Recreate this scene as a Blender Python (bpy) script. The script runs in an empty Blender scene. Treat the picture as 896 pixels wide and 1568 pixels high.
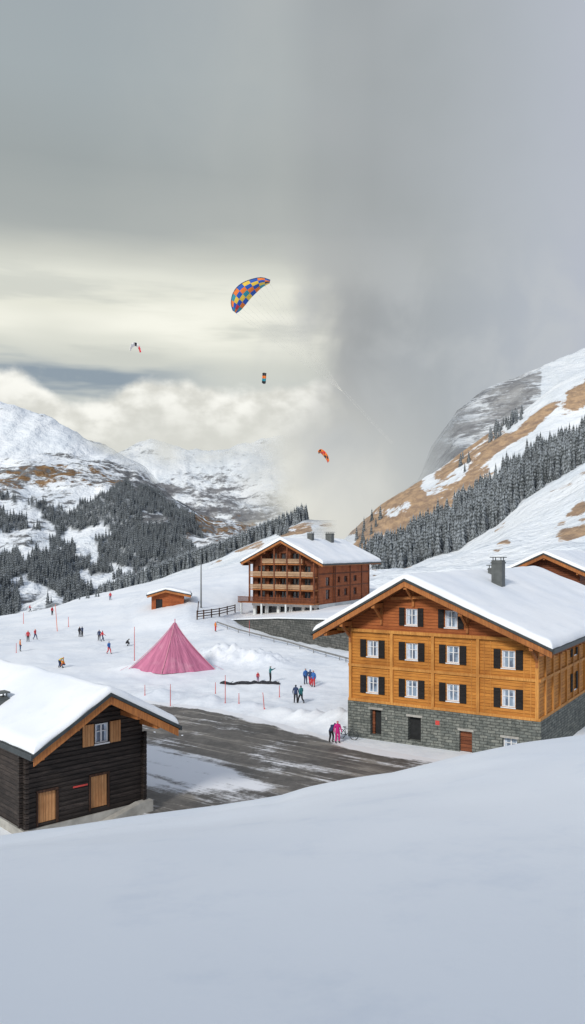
import bpy, math, random, numpy as np
from mathutils import Vector, noise, Matrix
random.seed(7); np.random.seed(7)
F=1230.0; CX=448.0; HY=840.0; CH=14.0
S=bpy.context.scene
def W(px,py,Y): return Vector(((px-CX)/F*Y, Y, CH-(py-HY)/F*Y))
def lin(c):
    c=c/255.0
    return c/12.92 if c<=0.04045 else ((c+0.055)/1.055)**2.4
def rgb(r,g,b): return (lin(r),lin(g),lin(b),1.0)
def sstep(a,b,x):
    t=min(max((x-a)/(b-a),0),1); return t*t*(3-2*t)
# ---------------------------------------------------------------- node helper
class NT:
    def __init__(s,nt): s.t=nt; nt.nodes.clear()
    def n(s,ty,props=None,ins=None):
        nd=s.t.nodes.new(ty)
        for k,v in (props or {}).items(): setattr(nd,k,v)
        for k,v in (ins or {}).items(): s.set(nd.inputs[k],v)
        return nd
    def set(s,sock,v):
        if isinstance(v,bpy.types.NodeSocket): s.t.links.new(v,sock)
        else: sock.default_value=v
    def m(s,op,a,b=None,c=None,clamp=False):
        nd=s.t.nodes.new('ShaderNodeMath'); nd.operation=op; nd.use_clamp=clamp
        s.set(nd.inputs[0],a)
        if b is not None: s.set(nd.inputs[1],b)
        if c is not None: s.set(nd.inputs[2],c)
        return nd.outputs[0]
    def mr(s,x,a,b,c=0.0,d=1.0,smooth=True):
        nd=s.t.nodes.new('ShaderNodeMapRange'); nd.interpolation_type='SMOOTHSTEP' if smooth else 'LINEAR'
        for i,v in enumerate((x,a,b,c,d)): s.set(nd.inputs[i],v)
        return nd.outputs[0]
    def mix(s,f,a,b,blend='MIX'):
        nd=s.t.nodes.new('ShaderNodeMix'); nd.data_type='RGBA'; nd.blend_type=blend
        s.set(nd.inputs[0],f); s.set(nd.inputs[6],a); s.set(nd.inputs[7],b)
        return nd.outputs[2]
    def noise(s,vec,scale,detail=4,rough=0.55,dist=0.0):
        nd=s.n('ShaderNodeTexNoise',None,{'Vector':vec,'Scale':scale,'Detail':detail,'Roughness':rough,'Distortion':dist})
        return nd.outputs[0]
    def comb(s,x,y,z):
        nd=s.t.nodes.new('ShaderNodeCombineXYZ')
        for i,v in enumerate((x,y,z)): s.set(nd.inputs[i],v)
        return nd.outputs[0]
    def sep(s,v):
        nd=s.t.nodes.new('ShaderNodeSeparateXYZ'); s.set(nd.inputs[0],v); return nd.outputs
    def bump(s,h,dist,strength=1.0):
        return s.n('ShaderNodeBump',None,{'Height':h,'Distance':dist,'Strength':strength}).outputs[0]
    def ramp(s,f,stops):
        nd=s.t.nodes.new('ShaderNodeValToRGB'); s.set(nd.inputs[0],f)
        el=nd.color_ramp.elements
        while len(el)>1: el.remove(el[-1])
        el[0].position=stops[0][0]; el[0].color=stops[0][1]
        for p,c in stops[1:]:
            e=el.new(p); e.color=c
        return nd.outputs[0]
def newmat(name):
    m=bpy.data.materials.new(name); m.use_nodes=True
    t=NT(m.node_tree); return m,t
def finish(t,col,rough=0.7,normal=None,spec=0.3,metal=0.0,trans=None):
    ins={'Base Color':col,'Roughness':rough,'Specular IOR Level':spec,'Metallic':metal}
    p=t.n('ShaderNodeBsdfPrincipled',None,ins)
    if normal is not None: t.set(p.inputs['Normal'],normal)
    o=t.n('ShaderNodeOutputMaterial')
    if trans is not None:
        tr=t.n('ShaderNodeBsdfTransparent'); mx=t.n('ShaderNodeMixShader')
        t.set(mx.inputs[0],trans); t.set(mx.inputs[1],p.outputs[0]); t.set(mx.inputs[2],tr.outputs[0])
        t.set(o.inputs[0],mx.outputs[0])
    else: t.set(o.inputs[0],p.outputs[0])
    return p
# ---------------------------------------------------------------- materials
def mat_snow(name,base=(0.86,0.885,0.92,1),dark=(0.76,0.80,0.86,1),s=1.0,bd=0.02,ground=False):
    m,t=newmat(name); pos=t.n('ShaderNodeNewGeometry').outputs['Position']
    n1=t.noise(pos,0.13*s,3,0.6); n2=t.noise(pos,1.3*s,5,0.66)
    c=t.mix(t.mr(n1,0.38,0.68),base,dark)
    c=t.mix(t.mr(n2,0.5,0.75,0,0.4),c,(dark[0]*.90,dark[1]*.92,dark[2]*.95,1))
    h=n2
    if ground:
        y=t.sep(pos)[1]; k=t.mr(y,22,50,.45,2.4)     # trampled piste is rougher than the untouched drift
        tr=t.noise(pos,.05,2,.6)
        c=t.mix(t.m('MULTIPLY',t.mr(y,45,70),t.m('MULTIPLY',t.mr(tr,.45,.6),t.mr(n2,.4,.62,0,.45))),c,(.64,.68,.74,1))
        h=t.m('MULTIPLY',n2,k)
    finish(t,c,0.65,t.bump(h,bd),0.25); return m
def mat_wood(name,c1,c2,p=0.2,vert=False,gap=0.09,gapcol=0.35,vary=0.35):
    m,t=newmat(name); o=t.n('ShaderNodeTexCoord').outputs['Object']; x,y,z=t.sep(o)
    xy=t.m('ADD',x,y)
    a=xy if vert else z
    q=t.m('DIVIDE',a,p); fr=t.m('FRACT',q); idx=t.m('FLOOR',q)
    wn=t.n('ShaderNodeTexWhiteNoise',{'noise_dimensions':'1D'},{'W':idx}).outputs[0]
    vec=t.comb(t.m('MULTIPLY',xy,14.0 if vert else 1.2),t.m('MULTIPLY',t.m('SUBTRACT',x,y),1.0),t.m('MULTIPLY',z,1.2 if vert else 16.0))
    g=t.noise(vec,1.0,4,0.65,0.3); big=t.noise(o,0.45,3,0.6)
    c=t.mix(t.mr(g,0.3,0.7),c1,c2)
    c=t.mix(t.m('MULTIPLY',wn,vary),c,(c2[0]*.6,c2[1]*.55,c2[2]*.5,1))
    c=t.mix(t.mr(big,0.42,0.75,0,0.6),c,(c2[0]*.5,c2[1]*.47,c2[2]*.45,1))
    gm=t.m('LESS_THAN',fr,gap)
    c=t.mix(t.m('MULTIPLY',gm,1-gapcol),c,(c2[0]*.15,c2[1]*.13,c2[2]*.12,1))
    h=t.m('SUBTRACT',t.m('MULTIPLY',g,0.3),gm)
    finish(t,c,0.68,t.bump(h,0.02),0.25); return m
def mat_plain(name,c,rough=0.6,vary=0.2,scale=3.0,metal=0.0,spec=0.3,bd=0.005):
    m,t=newmat(name); o=t.n('ShaderNodeTexCoord').outputs['Object']
    n=t.noise(o,scale,3,0.6)
    col=t.mix(t.mr(n,0.3,0.7),c,(c[0]*(1-vary),c[1]*(1-vary),c[2]*(1-vary),1))
    finish(t,col,rough,t.bump(n,bd),spec,metal); return m
def mat_stone(name,ca,cb,mortar,bw=0.55,rh=0.2):
    m,t=newmat(name); o=t.n('ShaderNodeTexCoord').outputs['Object']; x,y,z=t.sep(o)
    nz=t.noise(o,1.5,3); 
    vec=t.comb(t.m('ADD',t.m('ADD',x,y),t.m('MULTIPLY',nz,0.3)),t.m('ADD',z,t.m('MULTIPLY',nz,0.15)),0.0)
    b=t.n('ShaderNodeTexBrick',None,{'Vector':vec,'Color1':ca,'Color2':cb,'Mortar':mortar,'Scale':1.0,'Mortar Size':0.02,'Mortar Smooth':0.3,'Bias':0.0,'Brick Width':bw,'Row Height':rh})
    n=t.noise(o,2.2,5,0.7); n2=t.noise(o,12,3)
    c=t.mix(t.mr(n,0.35,0.7,0,0.75),b.outputs[0],(ca[0]*.3,ca[1]*.32,ca[2]*.33,1))
    c=t.mix(t.mr(n2,0.6,0.75,0,0.5),c,(cb[0]*1.5,cb[1]*1.5,cb[2]*1.5,1))
    h=t.m('SUBTRACT',t.m('MULTIPLY',n2,0.4),b.outputs[1])
    finish(t,c,0.85,t.bump(h,0.05),0.2); return m
def mat_glass(name,c=(0.25,0.3,0.36,1)):
    m,t=newmat(name); o=t.n('ShaderNodeTexCoord').outputs['Object']
    n=t.noise(o,1.3,2); c2=t.mix(t.mr(n,0.4,0.6),c,(c[0]*.35,c[1]*.35,c[2]*.4,1))
    finish(t,c2,0.08,None,0.8); return m
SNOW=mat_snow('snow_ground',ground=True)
SNOWR=mat_snow('snow_roof',(0.87,0.89,0.92,1),(0.77,0.81,0.87,1),1.0,0.02)
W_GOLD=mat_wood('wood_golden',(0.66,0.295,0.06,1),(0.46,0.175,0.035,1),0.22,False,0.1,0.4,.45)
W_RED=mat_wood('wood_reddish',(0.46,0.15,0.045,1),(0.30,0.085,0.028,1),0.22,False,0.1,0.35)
W_TRIM=mat_wood('wood_trim',(0.5,0.2,0.06,1),(0.3,0.11,0.04,1),3.0,True,0.0)
W_TRIMG=mat_wood('wood_trim_gold',(0.68,0.34,0.09,1),(0.48,0.2,0.05,1),3.0,True,0.0)
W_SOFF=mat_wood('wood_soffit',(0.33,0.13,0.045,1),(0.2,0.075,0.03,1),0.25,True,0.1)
W_DARK=mat_wood('wood_charred',(0.075,0.058,0.05,1),(0.022,0.018,0.017,1),0.24,False,0.13,0.3,0.6)
W_DARKV=mat_wood('wood_dark_brown',(0.10,0.05,0.03,1),(0.045,0.022,0.015,1),0.2,True,0.1)
W_BROWN=mat_wood('wood_brown',(0.27,0.092,0.04,1),(0.14,0.045,0.022,1),0.25,False,0.12,0.3,0.5)
W_ORG=mat_wood('wood_orange',(0.50,0.155,0.05,1),(0.32,0.085,0.03,1),0.25,False,0.12,0.3,0.4)
W_PALE=mat_wood('wood_pale',(0.62,0.44,0.29,1),(0.42,0.26,0.15,1),0.16,False,0.12,0.4,0.5)
W_SHUT=mat_wood('wood_shutter_light',(0.62,0.33,0.15,1),(0.47,0.22,0.09,1),0.16,True,0.1,0.4,0.4)
STONE=mat_stone('stone_masonry',(0.15,0.165,0.155,1),(0.25,0.26,0.235,1),(0.08,0.085,0.08,1))
STONE2=mat_stone('stone_retaining',(0.10,0.105,0.10,1),(0.17,0.17,0.16,1),(0.05,0.05,0.05,1),0.9,0.35)
CONC=mat_plain('concrete',(0.42,0.41,0.38,1),0.85,0.35,1.2)
CONCP=mat_plain('concrete_painted',(0.62,0.66,0.68,1),0.8,0.15,1.0)
SLATE=mat_plain('roof_metal_edge',(0.05,0.06,0.065,1),0.5,0.3,2)
RAIL=mat_plain('guardrail_steel',(0.22,0.22,0.22,1),0.5,0.3,2)
SHUT=mat_wood('shutter_dark',(0.028,0.026,0.028,1),(0.016,0.015,0.016,1),0.09,False,0.25,0.3)
WHITE=mat_plain('window_frame_white',(0.75,0.76,0.78,1),0.5,0.08)
GLASS=mat_glass('window_glass',(0.24,0.32,0.42,1)); GLASSD=mat_glass('window_glass_dark',(0.05,0.06,0.07,1))
CURT=mat_plain('curtain',(0.56,0.64,0.76,1),0.9,0.2,6)
METAL=mat_plain('galvanised_metal',(0.12,0.13,0.13,1),0.5,0.3,2,0.3)
BLACK=mat_plain('dark_interior',(0.02,0.022,0.024,1),0.8,0.3)
REDP=mat_plain('red_plastic',(0.6,0.07,0.06,1),0.5,0.2)
ORNG=mat_plain('orange_net',(0.75,0.2,0.12,1),0.6,0.2)
# ---------------------------------------------------------------- mesh helpers
def mk(name,verts,faces,mats,parent=None,mi=None,smooth=False):
    me=bpy.data.meshes.new(name); me.from_pydata([tuple(v) for v in verts],[],faces); 
    if not isinstance(mats,(list,tuple)): mats=[mats]
    for m in mats: me.materials.append(m)
    if mi is not None: me.polygons.foreach_set('material_index',mi)
    if smooth: me.polygons.foreach_set('use_smooth',[True]*len(me.polygons))
    me.update()
    o=bpy.data.objects.new(name,me); S.collection.objects.link(o)
    if parent: o.parent=parent
    return o
def empty(name,loc=(0,0,0),rz=0):
    e=bpy.data.objects.new(name,None); e.location=loc; e.rotation_euler=(0,0,rz); e.empty_display_size=0.5
    S.collection.objects.link(e); return e
class Part:
    def __init__(s): s.v=[]; s.f=[]
    def quad(s,*p):
        b=len(s.v); s.v+=list(p); s.f.append(tuple(range(b,b+len(p))))
    def box(s,x0,x1,y0,y1,z0,z1):
        b=len(s.v)
        s.v+=[(x0,y0,z0),(x1,y0,z0),(x1,y1,z0),(x0,y1,z0),(x0,y0,z1),(x1,y0,z1),(x1,y1,z1),(x0,y1,z1)]
        s.f+=[tuple(b+i for i in q) for q in ((0,3,2,1),(4,5,6,7),(0,1,5,4),(1,2,6,5),(2,3,7,6),(3,0,4,7))]
    def beam(s,p,q,w,h):
        p=Vector(p);q=Vector(q); d=(q-p).normalized()
        up=Vector((0,0,1)) if abs(d.z)<0.98 else Vector((0,1,0))
        a=d.cross(up).normalized()*w/2; c=a.cross(d).normalized()*h/2
        b=len(s.v)
        for e in (p,q):
            s.v+=[e-a-c,e+a-c,e+a+c,e-a+c]
        s.f+=[tuple(b+i for i in k) for k in ((3,2,1,0),(4,5,6,7),(0,1,5,4),(1,2,6,5),(2,3,7,6),(3,0,4,7))]
    def prism(s,poly,y0,y1):   # poly in xz
        n=len(poly); b=len(s.v)
        s.v+=[(x,y0,z) for x,z in poly]+[(x,y1,z) for x,z in poly]
        s.f.append(tuple(b+i for i in range(n))); s.f.append(tuple(b+n+i for i in reversed(range(n))))
        for i in range(n):
            j=(i+1)%n; s.f.append((b+i,b+n+i,b+n+j,b+j))
    def tube(s,pts,r,n=6):
        pts=[Vector(p) for p in pts]; b0=len(s.v)
        for k,p in enumerate(pts):
            d=(pts[min(k+1,len(pts)-1)]-pts[max(k-1,0)]).normalized()
            up=Vector((0,0,1)) if abs(d.z)<0.9 else Vector((0,1,0))
            a=d.cross(up).normalized(); c=a.cross(d)
            rr=r[k] if isinstance(r,(list,tuple)) else r
            for i in range(n):
                an=2*math.pi*i/n; s.v.append(p+(a*math.cos(an)+c*math.sin(an))*rr)
        for k in range(len(pts)-1):
            for i in range(n):
                j=(i+1)%n; s.f.append((b0+k*n+i,b0+k*n+j,b0+(k+1)*n+j,b0+(k+1)*n+i))
        s.f.append(tuple(b0+i for i in range(n))); s.f.append(tuple(b0+(len(pts)-1)*n+i for i in reversed(range(n))))
    def obj(s,name,mat,parent=None,smooth=False):
        return mk(name,s.v,s.f,mat,parent,None,smooth)
# ---------------------------------------------------------------- interpolation
def mono(Ys,Z,y):
    Ys=np.asarray(Ys,float); n=len(Ys)
    d=(Z[1:]-Z[:-1])/(Ys[1:]-Ys[:-1])[:,None]
    T=np.zeros_like(Z); T[0]=d[0]; T[-1]=d[-1]
    a=d[:-1]; b=d[1:]; pr=a*b>0
    with np.errstate(divide='ignore',invalid='ignore'):
        hm=2*a*b/(a+b)
    T[1:-1]=np.where(pr,hm,0)
    y=np.broadcast_to(np.asarray(y,float),(Z.shape[1],))
    k=np.clip(np.searchsorted(Ys,y,side='right')-1,0,n-2)
    c=np.arange(Z.shape[1]); h=Ys[k+1]-Ys[k]; t=np.clip((y-Ys[k])/h,0,1)
    z0=Z[k,c];z1=Z[k+1,c];m0=T[k,c]*h;m1=T[k+1,c]*h
    return (2*t**3-3*t**2+1)*z0+(t**3-2*t**2+t)*m0+(-2*t**3+3*t**2)*z1+(t**3-t**2)*m1
# ---------------------------------------------------------------- ground sheet
def lipz(l,Y): return [(p,CH-(q-HY)/F*Y) for p,q in l]
LIP=[(-700,1350),(-200,1310),(0,1285),(100,1270),(200,1253),(330,1236),(430,1219),(470,1207),(520,1197),(600,1186),(700,1160),(800,1139),(896,1127),(1100,1115),(1600,1100)]
def off(l,d): return [(p,z+d) for p,z in l]
L11=lipz(LIP,11.0)
# unseen rise added behind the viewpoint, its height shaped to shade the near drift
GR=[(-60,[(0,46)]),(-26,[(0,32.5)]),(-16,[(0,25.5)]),(-4,[(0,14.6)]),(0,[(0,12.45)]),
 (3,[(-200,12.05),(448,12.15),(1100,12.3)]),
 (6.5,[(-200,11.35),(0,11.4),(448,11.68),(896,12.0),(1100,12.05)]),
 (9.5,off(L11,0.32)),(11,L11),(12,off(L11,-0.55)),(15,off(L11,-3.1)),(20,[(0,4.2),(896,5.5)]),(27,[(0,0.6),(896,1.2)]),(31,[(0,0)]),
 (60,[(0,0)]),(95,[(0,0)]),
 (110,[(300,0),(420,0.0),(520,0.0),(700,0)]),
 (122,[(200,0),(320,.6),(360,.5),(420,0.0),(540,0.0),(700,0.5)]),
 (140,[(0,0.1),(200,1.3),(290,3.2),(340,2.0),(375,0.5),(420,0.2),(560,1.5),(650,3),(800,5)]),
 (165,[(-200,-2),(0,-0.1),(60,1.0),(120,2.2),(200,3.8),(300,5.6),(360,5),(400,3),(500,3),(600,4),(700,6)]),
 (190,[(-200,-9),(0,-4),(60,-1),(120,2.2),(200,4.6),(300,7.0),(380,8.4),(500,6),(600,4),(800,4)]),
 (225,[(-200,-25),(0,-17),(120,-4),(200,3.3),(300,7.5),(380,10.3),(440,10.6),(560,5),(640,2)]),
 (270,[(-200,-45),(0,-38),(120,-25),(200,-10),(300,3),(380,10.0),(440,12.5),(560,5),(640,0)]),
 (400,[(-200,-70),(200,-60),(400,-40),(560,-10),(700,0)]),
 (900,[(0,-110)]),(3000,[(0,-300)]),(9000,[(0,-900)])]
GY=[r[0] for r in GR]
MOUNDS=[(-6.5,99,3.4,1.0),(-4.2,97,2.8,.9),(-8.6,100.5,3,.8),(-2.2,95.5,2.4,.7),(-9.5,104,4,1.0),(-1.0,99,3,0.5),
        (3.2,64.5,1.6,1.0),(1.2,66.3,1.5,0.7),(5.2,63.2,1.5,1.1),(-1.0,68.3,1.6,0.6),(-4,71,1.8,0.5),(-8,73.6,1.8,0.55),(-13,77,2,0.6),(-20,80,2,0.7),(3.9,61.8,1.0,0.8),
        (-18,93,3.2,0.6)]
def Hbase(X,Y):
    X=np.asarray(X,float); Y=np.asarray(Y,float)
    px=CX+F*X/np.maximum(Y,11.0)
    Z=np.array([np.interp(px,[p for p,_ in r[1]],[z for _,z in r[1]]) for r in GR])
    return mono(GY,Z,Y)
def Hn(X,Y):
    z=0.0
    for mx,my,r,h in MOUNDS:
        d=((X-mx)**2+(Y-my)**2)/(r*r)
        if d<6: z+=h*math.exp(-d*1.2)*(1+0.6*noise.noise((X*0.9,Y*0.9,3))+.3*noise.noise((X*2.3,Y*2.3,5)))
    if 31<Y<300:
        k=sstep(31,40,Y); 
        z+=k*0.28*(noise.fractal((X*0.07,Y*0.07,1.3),1,2,4))*sstep(50,80,Y)
        if Y>60: z+=0.11*noise.noise((X*0.8,Y*0.5,0))+.05*noise.noise((X*2.,Y*1.2,4))
    elif Y<=31:
        z+=0.10*noise.noise((X*0.16,Y*0.13,5.0))*sstep(31,20,Y)
        d=(Y-9.2-0.25*(X+0.2)); z+=0.10*math.exp(-(d/0.5)**2)*sstep(0.6,-0.6,X)*sstep(-4.5,-1,X)
        if 0<Y<14: z+=.012*noise.noise((X*1.1+Y*.4,Y*1.6,2.))
    return z
def H(X,Y): return float(Hbase([X],[Y])[0])+Hn(X,Y)
def on_ground(px,py):
    Y=32.0
    while Y<260:
        X=(px-CX)/F*Y
        if CH-(py-HY)/F*Y<=H(X,Y): break
        Y+=0.25
    return Vector((X,Y,H(X,Y)))
ys=list(np.arange(-60,2,1.5))+list(np.arange(2,9,0.25))+list(np.arange(9,13,0.1))+list(np.arange(13,31,0.5))+list(np.arange(31,120,0.55))+list(np.arange(120,230,1.3))
y=230
while y<9000: ys.append(y); y*=1.06
ys=np.array(ys); NC=300; sv=np.linspace(-1,1,NC); sv=np.sign(sv)*(0.55*np.abs(sv)+0.45*np.abs(sv)**3)
V=[];
for yy in ys:
    w=16+max(yy,0)*1.0+30*sstep(8,-20,yy)
    X=sv*w; Zs=Hbase(X,np.full(NC,yy))
    for i in range(NC): V.append((X[i],yy,Zs[i]+(Hn(X[i],yy) if yy<300 else 0)))
Fc=[(r*NC+i,r*NC+i+1,(r+1)*NC+i+1,(r+1)*NC+i) for r in range(len(ys)-1) for i in range(NC-1)]
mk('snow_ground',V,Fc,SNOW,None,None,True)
# ---------------------------------------------------------------- road
def road_mat():
    m,t=newmat('asphalt_snow_strewn'); g=t.n('ShaderNodeNewGeometry').outputs['Position']
    a=t.n('ShaderNodeVertexColor',{'layer_name':'mask'}).outputs[0]; r=t.sep(a)[0]
    x,y,z=t.sep(g)
    u=t.m('ADD',t.m('MULTIPLY',x,0.8),t.m('MULTIPLY',y,-0.6)); v=t.m('ADD',t.m('MULTIPLY',x,0.6),t.m('MULTIPLY',y,0.8))
    st=t.noise(t.comb(t.m('MULTIPLY',u,0.09),t.m('MULTIPLY',v,1.3),0.0),1.0,6,0.66,0.8)
    fn=t.noise(g,1.6,7,0.78); fm=t.noise(g,0.3,3,0.6,.5)
    k=t.m('ADD',t.m('ADD',t.m('MULTIPLY',st,0.50),t.m('MULTIPLY',fn,0.30)),t.m('MULTIPLY',fm,0.20))
    s=t.mr(t.m('ADD',k,t.m('MULTIPLY',t.m('SUBTRACT',r,0.5),0.55)),0.43,0.57)
    asp=t.mix(t.mr(fn,0.35,0.65),(0.075,0.07,0.065,1),(0.135,0.125,0.115,1))
    asp=t.mix(t.mr(st,0.48,0.6,0,0.7),asp,(0.30,0.275,0.24,1))
    asp=t.mix(t.mr(fm,0.48,0.65,0,0.6),asp,(0.05,0.047,0.045,1))
    c=t.mix(s,asp,(0.78,0.79,0.82,1))
    finish(t,c,0.6,t.bump(t.m('ADD',s,t.m('MULTIPLY',fn,0.5)),0.03),0.35); return m
def attr(o,vals,name='mask'):
    a=o.data.color_attributes.new(name,'FLOAT_COLOR','POINT')
    a.data.foreach_set('color',np.asarray(vals,dtype=np.float32).ravel())
UP=[(-45,88),(-26,79.5),(-13.9,74.3),(-6.6,69.9),(-1.45,65),(1.8,60.8),(4,57.5),(10.5,52.5),(18,48),(30,41)]
LO=[(-45,52),(-24,46),(-12,41),(-6.4,39),(-2.7,37),(.5,36),(4,35),(9,33.5),(16,32),(26,32)]
ISL=[(-14,63.5),(-6.4,55.2),(-2.7,51.2),(0.4,47.3),(-1.4,44.8),(-5.6,45.2),(-8.5,45.4),(-14,46.5),(-24,60)]
def sdpoly(x,y,P):
    d=1e9; ins=False; n=len(P)
    for i in range(n):
        x0,y0=P[i];x1,y1=P[(i+1)%n]
        ex,ey=x1-x0,y1-y0; t=max(0,min(1,((x-x0)*ex+(y-y0)*ey)/(ex*ex+ey*ey)))
        d=min(d,math.hypot(x-x0-ex*t,y-y0-ey*t))
        if (y0>y)!=(y1>y) and x<(x1-x0)*(y-y0)/(y1-y0)+x0: ins=not ins
    return -d if ins else d
RV=[];RM=[];NU=160;NV=60
tt=np.linspace(0,len(UP)-1,NU)
UX=np.interp(tt,range(len(UP)),[p[0] for p in UP]);UY=np.interp(tt,range(len(UP)),[p[1] for p in UP])
LX=np.interp(tt,range(len(LO)),[p[0] for p in LO]);LY=np.interp(tt,range(len(LO)),[p[1] for p in LO])
for i in range(NU):
    for j in range(NV):
        f=j/(NV-1); x=UX[i]*(1-f)+LX[i]*f; yy=UY[i]*(1-f)+LY[i]*f
        RV.append((x,yy,float(Hbase([x],[yy])[0])+Hn(x,yy)*1.0+0.03))
        wd=math.hypot(UX[i]-LX[i],UY[i]-LY[i]); de=min(f,1-f)*wd
        n=noise.noise((x*0.3,yy*0.3,2))*1.2
        c=sstep(3.0,0.2,de+n*0.7)
        c=max(c,0.74*sstep(1.6,-2.8,sdpoly(x,yy,ISL)+n*0.9))
        c=max(c,0.34+0.16*n)
        RM.append((c,0,0,1))
RF=[(i*NV+j,i*NV+j+1,(i+1)*NV+j+1,(i+1)*NV+j) for i in range(NU-1) for j in range(NV-1)]
rd=mk('road',RV,RF,road_mat(),None,None,True); attr(rd,RM)
# ---------------------------------------------------------------- mountains
def mat_mtn(name,sc,rock,grass,snow,thr=0.53,strata=6.0,dark=(0.05,0.06,0.065,1),soft=0.06,fine=9.0):
    out=[]
    for misty in (False,True):
        m,t=newmat(name+('_in_mist' if misty else '')); g=t.n('ShaderNodeNewGeometry'); pos=g.outputs['Position']
        vc=t.n('ShaderNodeVertexColor',{'layer_name':'mask'}); r,gg,b=t.sep(vc.outputs[0]); a=vc.outputs[1]
        x,y,z=t.sep(pos)
        n1=t.noise(pos,sc,6,0.66); n2=t.noise(t.comb(x,y,t.m('MULTIPLY',z,strata)),sc*1.3,6,0.7,0.2)
        n3=t.noise(pos,sc*4,4,0.65); n5=t.noise(t.comb(x,t.m('MULTIPLY',y,.5),t.m('MULTIPLY',z,1.0+strata*.15)),sc*fine,4,0.7)
        k=t.m('ADD',t.m('ADD',t.m('MULTIPLY',n1,0.3),t.m('MULTIPLY',n2,0.37)),t.m('MULTIPLY',n5,0.33))
        rf=t.mr(t.m('ADD',k,t.m('MULTIPLY',t.m('SUBTRACT',b,0.5),0.3)),thr,thr+soft)
        rc=t.mix(t.mr(n3,0.3,0.7),rock,(rock[0]*.5,rock[1]*.5,rock[2]*.52,1))
        sn=t.mix(t.mr(n1,0.35,0.65),snow,(snow[0]*.84,snow[1]*.87,snow[2]*.9,1))
        c=t.mix(rf,sn,rc)
        gk=t.m('ADD',t.m('MULTIPLY',n3,0.35),t.m('ADD',t.m('MULTIPLY',n1,0.35),t.m('MULTIPLY',n5,0.3)))
        gl=t.m('SUBTRACT',0.66,t.m('MULTIPLY',gg,0.3))
        gf=t.m('MULTIPLY',t.mr(t.m('SUBTRACT',gk,gl),0.0,0.07),t.mr(gg,0.02,0.15))
        gc=t.mix(t.mr(n5,0.35,0.65),grass,(grass[0]*.5,grass[1]*.45,grass[2]*.42,1))
        c=t.mix(t.m('MULTIPLY',gf,0.88),c,gc)
        c=t.mix(t.m('MULTIPLY',r,t.mr(n5,0.3,0.6,0.55,1.0)),c,dark)
        fog=None
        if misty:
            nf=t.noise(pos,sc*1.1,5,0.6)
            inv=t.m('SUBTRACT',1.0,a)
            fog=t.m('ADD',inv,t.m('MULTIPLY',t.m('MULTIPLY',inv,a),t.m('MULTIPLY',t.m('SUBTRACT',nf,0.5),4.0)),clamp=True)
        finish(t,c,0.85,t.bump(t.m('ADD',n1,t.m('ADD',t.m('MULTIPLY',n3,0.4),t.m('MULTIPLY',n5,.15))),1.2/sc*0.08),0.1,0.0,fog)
        out.append(m)
    return out
class Loft:
    def __init__(s,name,rows,p0,p1,nc,nr,mats,amp=0,scale=100,maskfn=None,ridge=False,seed=0,sub=0):
        s.p0=p0;s.p1=p1;s.nc=nc;s.nr=nr
        px=np.linspace(p0,p1,nc); k=np.arange(len(rows))
        Yr=np.array([np.full(nc,float(r[0])) for r in rows])
        Pr=np.array([np.interp(px,[a for a,_ in r[1]],[b for _,b in r[1]]) for r in rows])
        Zr=CH-(Pr-HY)/F*Yr
        s.G=np.zeros((nr,nc,3)); M=[]; s.nrows=len(rows)
        for j in range(nr):
            t=j/(nr-1)*(len(rows)-1)
            z=mono(k,Zr,np.full(nc,t)); yv=mono(k,Yr,np.full(nc,t))
            for i in range(nc):
                X=(px[i]-CX)/F*yv[i]
                p=(X/scale,yv[i]/scale,z[i]/scale*0.5+seed)
                n=noise.fractal(p,0.9,2.1,6)
                if ridge: n=n*.6+.8*(.35-abs(noise.fractal((p[0]*1.7,p[1]*.6,p[2]*.5+4),0.9,2.1,5)))
                zz=z[i]+amp*n*min(1,t)
                s.G[j,i]=(X,yv[i],zz)
                py=HY-(zz-CH)*F/yv[i]
                M.append(maskfn(px[i],py,t,X,yv[i],zz) if maskfn else (0,0,0,1))
        V=s.G.reshape(-1,3).tolist()
        Fc=[];mi=[]
        for r in range(nr-1):
            for i in range(nc-1):
                q=(r*nc+i,r*nc+i+1,(r+1)*nc+i+1,(r+1)*nc+i)
                al=[M[v][3] for v in q]
                if max(al)<0.01: continue          # wholly lost in cloud
                Fc.append(q); mi.append(1 if min(al)<0.999 else 0)
        s.o=mk(name,V,Fc,mats,None,mi,True); attr(s.o,M)
    def at(s,px,t):
        a=(px-s.p0)/(s.p1-s.p0)*(s.nc-1); b=t/(s.nrows-1)*(s.nr-1)
        i=int(min(max(a,0),s.nc-2)); j=int(min(max(b,0),s.nr-2)); u=a-i;v=b-j
        G=s.G
        return G[j,i]*(1-u)*(1-v)+G[j,i+1]*u*(1-v)+G[j+1,i]*(1-u)*v+G[j+1,i+1]*u*v
GRASS=(0.36,0.22,0.10,1)
def ftop(px): return np.interp(px,[-300,0,60,100,150,180,230,300,325],[760,757,764,786,762,740,750,795,845])
def leftforest(px,py):
    if px>328: return 0
    if py<ftop(px)+16*noise.noise((px*.06,1,1)): return 0
    q=noise.noise((px*0.016+py*0.010,py*0.034-px*0.012,4.2))+0.5*noise.noise((px*0.06,py*0.09,9))
    c=0.19
    if 812<py<846 and px<75: c=-0.25
    if py>905-0.1*px and px>30: c=-0.1
    return 1 if q<c else 0
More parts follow.
